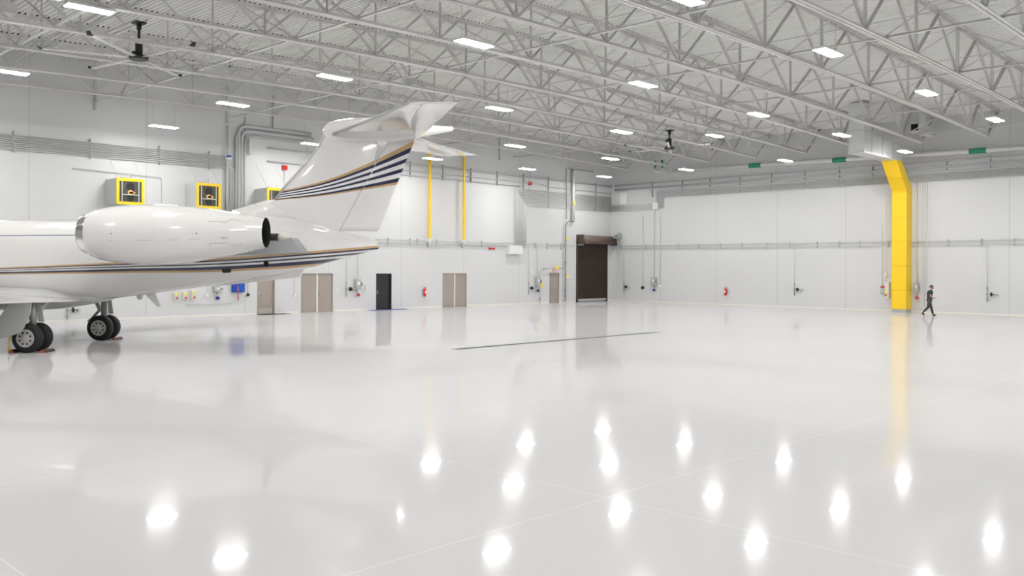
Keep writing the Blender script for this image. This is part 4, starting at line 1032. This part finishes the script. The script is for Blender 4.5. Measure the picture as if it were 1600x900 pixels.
# ventral strake, antennas and small openings
m = MB(); m.prism([ap(x, y)+Vector((0, -.09, 0)) for x, y in ((335, 447.5), (420, 438.5), (469, 433), (471.5, 427), (477.5, 419), (400, 428))], (0, .18, 0)); m.build('ventral_strake', 'jetwhite', jet)
m = MB(); m.prism([ap(x, y)+Vector((0, -.02, 0)) for x, y in ((227, 460), (243, 458), (251.3, 479), (246.5, 479.8))], (0, .04, 0)); m.build('blade_antenna', 'jetwhite', jet)
p = ap(218.5, 465.8); m = MB(); m.tube([(p.x, 0, p.z+.1), (p.x, 0, p.z), (p.x, 0, p.z-.05)], .09, 12, rs=[.10, .09, .04]); m.build('beacon', 'cream', jet)
def patch(pts, name, mat, out=.006):
    P3 = [on_skin(x, y, out) for x, y in pts]; m = MB(); m.prism(P3, (0, .05, 0)); m.build(name, mat, jet)
patch([(346, 421), (361.5, 420.5), (360.5, 425.8), (348, 426.6)], 'vent_grille', 'black')
patch([(415.7+4.2*math.cos(a), 412.3+4.6*math.sin(a)) for a in [2*PI*k/14 for k in range(14)]], 'apu_exhaust', 'blackdeep')
patch([(390, 435.8), (397, 433.6), (401, 433.8), (396, 436)], 'lower_vent', 'strut')
# skin seam ahead of the tail
# landing gear
def gear(v, s):
    g = MB(); zb_ = 1.50
    g.tube([(0, v, .42), (0, v, .80)], .065, 14); g.tube([(0, v, .75), (0, v, zb_)], .105, 16)
    g.tube([(0, v-.36, .43), (0, v+.36, .43)], .05, 12)
    go = g.build('main_gear_strut', 'gear', jet)
    g = MB(); g.tube([(-.05, v, 1.15), (-.50, v, .66)], .05, 8); g.tube([(-.50, v, .66), (-.03, v, .46)], .035, 8); g.disc((-.50, v, .66), (0,1,0), .055, .14, 12); g.build('torque_link', 'gear', go)
    g = MB(); g.bar((-.12, v, 1.0), (-.36, v-s*.0, zb_), .12, .10); g.bar((.02, v, 1.0), (.26, v-s*.35, zb_), .08, .12); g.build('drag_brace', 'gear', go)
    g = MB()
    g.prism([(.13, v-.02, zb_), (.24, v-.02, zb_), (.34, v-.02, .90), (.16, v-.02, .90)], (0, .03, 0)); g.build('strut_door', 'gearpanel', go)
    for k in (-1, 1):
        c = Vector((0, v+k*.265, .43)); rings = []
        for x, r in ((-.145, .25), (-.15, .33), (-.135, .40), (-.09, .43), (0, .435), (.09, .43), (.135, .40), (.15, .33), (.145, .25)):
            rings.append([c+Vector((r*math.cos(2*PI*q/40), x, r*math.sin(2*PI*q/40))) for q in range(40)])
        w_ = MB(); w_.loft(rings); wo = w_.build('tire', 'rubber', jet)
        h = MB()
        for e in (-1, 1):
            rr = [[c+Vector((r*math.cos(2*PI*q/32), e*x, r*math.sin(2*PI*q/32))) for q in range(32)] for x, r in ((.135, .275), (.164, .262), (.152, .235), (.152, .10), (.170, .08), (.170, .02))]
            h.loft(rr)
        ho = h.build('wheel_hub', 'hub', wo)
        b_ = MB()
        for e in (-1, 1):
            for q in range(8):
                a = 2*PI*(q+.5)/8; b_.disc(c+Vector((.172*math.cos(a), e*.154, .172*math.sin(a))), (0,1,0), .030, .012, 10)
        b_.build('hub_holes', 'black', ho)
gear(-2.25, -1); gear(2.25, 1)
m = MB(); poly = [ap(x, y, -2.85) for x, y in ((14, 473), (48.5, 474), (47, 489), (41, 503), (33, 519), (20, 524), (-28, 536), (-36, 528), (-4, 500))]
m.prism(poly, (0, .04, 0)); gd = m.build('main_gear_door', 'gearpanel', jet)
m = MB(); m.tube([(poly[4].x-.02, -2.8, poly[4].z+.05), (0, -2.4, .95)], .02, 6); m.build('door_link', 'gear', gd)
# chocks
def chock(u, v, label, rope=False):
    p = AO+UH*u+VH*v; t_ = empty('wheel_chock', p, VA-PI/2); tag(t_, label, 'chock', 'wheel chocks')
    m = MB(); m.prism([(-.09, -.30, 0), (.09, -.30, 0), (.03, -.30, .08), (-.03, -.30, .08)], (0, .6, 0)); m.build('wedge', 'black', t_)
    m = MB(); m.prism([(-.08, -.31, .01), (.08, -.31, .01), (.035, -.31, .07), (-.035, -.31, .07)], (0, .02, 0)); m.build('orange_end', 'orange', t_)
    m = MB(); m.box((-.03, -.2, .078), (.03, .2, .090)); m.build('orange_stripe', 'orange', t_)
chock(-.48, -2.25, 'black and orange wheel chock ahead of the nearer main wheels', True)
chock(.44, -2.25, 'black and orange wheel chock behind the nearer main wheels')
chock(.46, 2.25, 'black and orange wheel chock behind the farther main wheels')
o = run('warning_rope', [AO+UH*-.52+VH*-2.6+Vector((0,0,.02)), AO+UH*-.50+VH*-2.62+Vector((0,0,.25)), AO+UH*-.46+VH*-2.62+Vector((0,0,.50))], .025, 'rope', 'short yellow strap hanging ahead of the nearer main wheels', 'strap')
# nose gear, outside the picture but holding the nose up
m = MB(); m.tube([(-13.7, 0, .3), (-13.7, 0, 1.8)], .06, 12); m.tube([(-13.7, -.25, .3), (-13.7, .25, .3)], .04, 10); ng = m.build('nose_gear_strut', 'gear', jet)
for k in (-1, 1):
    m = MB(); c = Vector((-13.7, k*.2, .28)); m.loft([[c+Vector((r*math.cos(2*PI*q/28), x, r*math.sin(2*PI*q/28))) for q in range(28)] for x, r in ((-.08, .14), (-.085, .22), (-.05, .28), (.05, .28), (.085, .22), (.08, .14))]); m.build('nose_tire', 'rubber', jet)

# ------------------------------------------------------------------ walking person
pp = onZ(1459, 493.6, 0)
per = empty('person', pp, YAW-PI/2); tag(per, 'person in dark shirt and dark trousers striding to the right along the far wall', 'person')
def skin_mesh(name, verts, edges, radii, mat, parent, root=0, sub=2):
    me = bpy.data.meshes.new(name); me.from_pydata(verts, edges, []); me.materials.append(M[mat]); o = bpy.data.objects.new(name, me); COL.objects.link(o); o.parent = parent
    mod = o.modifiers.new('skin', 'SKIN'); mod.use_smooth_shade = True
    layer = me.skin_vertices[0].data if me.skin_vertices else None
    if layer is None:
        bpy.context.view_layer.objects.active = o
    for i, r in enumerate(radii):
        rr = r if isinstance(r, tuple) else (r, r); me.skin_vertices[0].data[i].radius = rr
    me.skin_vertices[0].data[root].use_root = True
    s = o.modifiers.new('sub', 'SUBSURF'); s.levels = sub; s.render_levels = sub
    return o
V_ = []; E_ = []; R_ = []
def J(p, r, par=None):
    V_.append(p); R_.append(r); i = len(V_)-1
    if par is not None: E_.append((par, i))
    return i
pel = J((-.25, 0, .93), .105)
wai = J((-.235, 0, 1.08), .095, pel); che = J((-.21, 0, 1.28), .110, wai); nb = J((-.18, 0, 1.42), .065, che); nk = J((-.150, 0, 1.48), .048, nb)
hd1 = J((-.125, 0, 1.54), .052, nk); hd2 = J((-.12, 0, 1.60), .055, hd1); hd3 = J((-.125, 0, 1.64), .045, hd2)

for s in (-1, 1):
    sh = J((-.20, s*.17, 1.37), .062, che); eb = J((-.30, s*.215, 1.10), .042, sh); wr = J((-.05, s*.13, 1.00), .028, eb)
    pa = J((.02, s*.11, 1.0), .032, wr)
    for q in range(4):
        k1 = J((.065, s*(.075+q*.022), 1.005), .010, pa); k2 = J((.10, s*(.07+q*.022), .995-.002*q), .009, k1); J((.118, s*(.068+q*.021), .975), .007, k2)
    th = J((.03, s*.065, 1.02), .010, pa); J((.065, s*.05, 1.025), .008, th)
    if s > 0: hp = J((-.245, .085, .86), .080, pel); kn = J((-.12, .09, .50), .052, hp); an = J((0.0, .09, .10), .042, kn); J((.16, .09, .04), .035, an)
    else: hp = J((-.255, -.085, .86), .080, pel); kn = J((-.36, -.09, .48), .052, hp); an = J((-.66, -.09, .20), .042, kn); J((-.585, -.09, .05), .035, an)
skin_mesh('body', V_, E_, R_, 'skin', per, pel)
m = MB(); m.loft([[Vector((c+rx*math.cos(2*PI*q/26)*(1.0 if math.cos(2*PI*q/26) > 0 else 1.05), ry*math.sin(2*PI*q/26), z)) for q in range(26)] for z, c, rx, ry in
    ((1.492, -.085, .030, .030), (1.503, -.082, .052, .044), (1.525, -.088, .070, .055), (1.56, -.100, .084, .066), (1.60, -.110, .094, .073), (1.635, -.118, .099, .077), (1.67, -.124, .096, .075), (1.70, -.128, .078, .062), (1.718, -.128, .045, .038), (1.724, -.128, .012, .010))])
m.loft([[Vector((-.024, 0, 1.628)), Vector((-.022, .008, 1.60)), Vector((-.022, -.008, 1.60))], [Vector((-.018, 0, 1.615)), Vector((-.004, .010, 1.588)), Vector((-.004, -.010, 1.588))], [Vector((-.02, 0, 1.59)), Vector((-.012, .012, 1.58)), Vector((-.012, -.012, 1.58))]])
for s_ in (-1, 1): m.tube([(-.118, s_*.070, 1.605), (-.122, s_*.086, 1.608)], .02, 12, rs=[.024, .018])
m.build('head', 'skin', per)
m = MB()
for s_ in (-1, 1): m.disc((-.026, s_*.030, 1.626), (1,0,0), .009, .014, 10)
m.build('eyes', 'hair', per)
m = MB(); m.box((-.030, -.020, 1.556), (-.018, .020, 1.562)); m.build('mouth', 'red_flange', per)
# clothes: lofted rings that follow the body
def rings_of(lst, n=22): return [[Vector((c+rx*math.cos(2*PI*q/n), cy+ry*math.sin(2*PI*q/n), z)) for q in range(n)] for c, cy, z, rx, ry in lst]
m = MB(); m.loft(rings_of([(-.25,0,.86,.140,.185), (-.25,0,.92,.137,.182), (-.243,0,1.0,.122,.168), (-.235,0,1.1,.118,.162), (-.215,0,1.22,.130,.180), (-.205,0,1.33,.126,.195), (-.195,0,1.39,.105,.170), (-.185,0,1.43,.080,.105), (-.178,0,1.455,.066,.070)]))
for s_ in (-1, 1): m.tube([(-.20, s_*.145, 1.385), (-.205, s_*.185, 1.35), (-.225, s_*.195, 1.29), (-.25, s_*.203, 1.215)], .06, 16, rs=[.055, .070, .066, .062])
m.build('shirt', 'shirt', per)
m = MB(); m.loft(rings_of([(-.25,0,.80,.115,.165), (-.25,0,.86,.134,.178), (-.25,0,.93,.132,.176), (-.246,0,1.0,.118,.164)]))
m.tube([(-.245,.09,.90), (-.21,.09,.78), (-.165,.09,.64), (-.12,.09,.50), (-.06,.09,.32), (-.01,.09,.12)], .1, 18, rs=[.112, .103, .090, .074, .064, .056])
m.tube([(-.255,-.09,.90), (-.29,-.09,.76), (-.33,-.09,.61), (-.365,-.09,.48), (-.50,-.09,.345), (-.63,-.09,.225)], .1, 18, rs=[.112, .103, .090, .074, .064, .056])
m.build('trousers', 'trousers', per)
m = MB(); hr = []; hc = Vector((-.128, 0, 1.628))
for a in range(0, 11):          # hair cap, cut away over the face and brow
    th_ = PI*.5*a/10*1.25; row = []
    for q in range(28):
        ph = 2*PI*q/28; f = math.cos(ph); lim = 1.0 if f < .2 else 1.0-.50*min(1, (f-.2)/.5)
        t_ = th_*lim; row.append(hc+Vector((.108*math.sin(t_)*math.cos(ph)-.010, .092*math.sin(t_)*math.sin(ph), .112*math.cos(t_))))
    hr.append(row)
m.loft(hr, caps=False); m.build('hair', 'hair', per)
skin_mesh('shoe', [(-.04, .09, .06), (.06, .09, .05), (.17, .09, .035)], [(0,1),(1,2)], [.052, .05, .036], 'black', per, 1)
skin_mesh('shoe', [(-.70, -.09, .20), (-.64, -.09, .12), (-.58, -.09, .04)], [(0,1),(1,2)], [.050, .05, .036], 'black', per, 1)
#AIR-END

# ------------------------------------------------------------------ camera, world, view
cam = bpy.data.cameras.new('camera'); co = bpy.data.objects.new('camera', cam); COL.objects.link(co); SC.camera = co
cam.sensor_fit = 'HORIZONTAL'; cam.sensor_width = 36; cam.lens = 36*F/1600; cam.shift_y = -(450-Y0)/1600; cam.clip_end = 300
co.matrix_world = Matrix.Translation(CAM) @ Matrix.Rotation(YAW-PI/2, 4, 'Z') @ Matrix.Rotation(PI/2, 4, 'X') @ Matrix.Rotation(ROLL, 4, 'Z')
w = bpy.data.worlds.new('world'); SC.world = w; w.use_nodes = True
w.node_tree.nodes['Background'].inputs[0].default_value = (.6, .65, .7, 1); w.node_tree.nodes['Background'].inputs[1].default_value = .3
vs_ = SC.view_settings; vs_.view_transform = 'Standard'; vs_.look = 'None'; vs_.gamma = 1; vs_.use_curve_mapping = False; vs_.exposure = 0.0
SC.display_settings.display_device = 'sRGB'
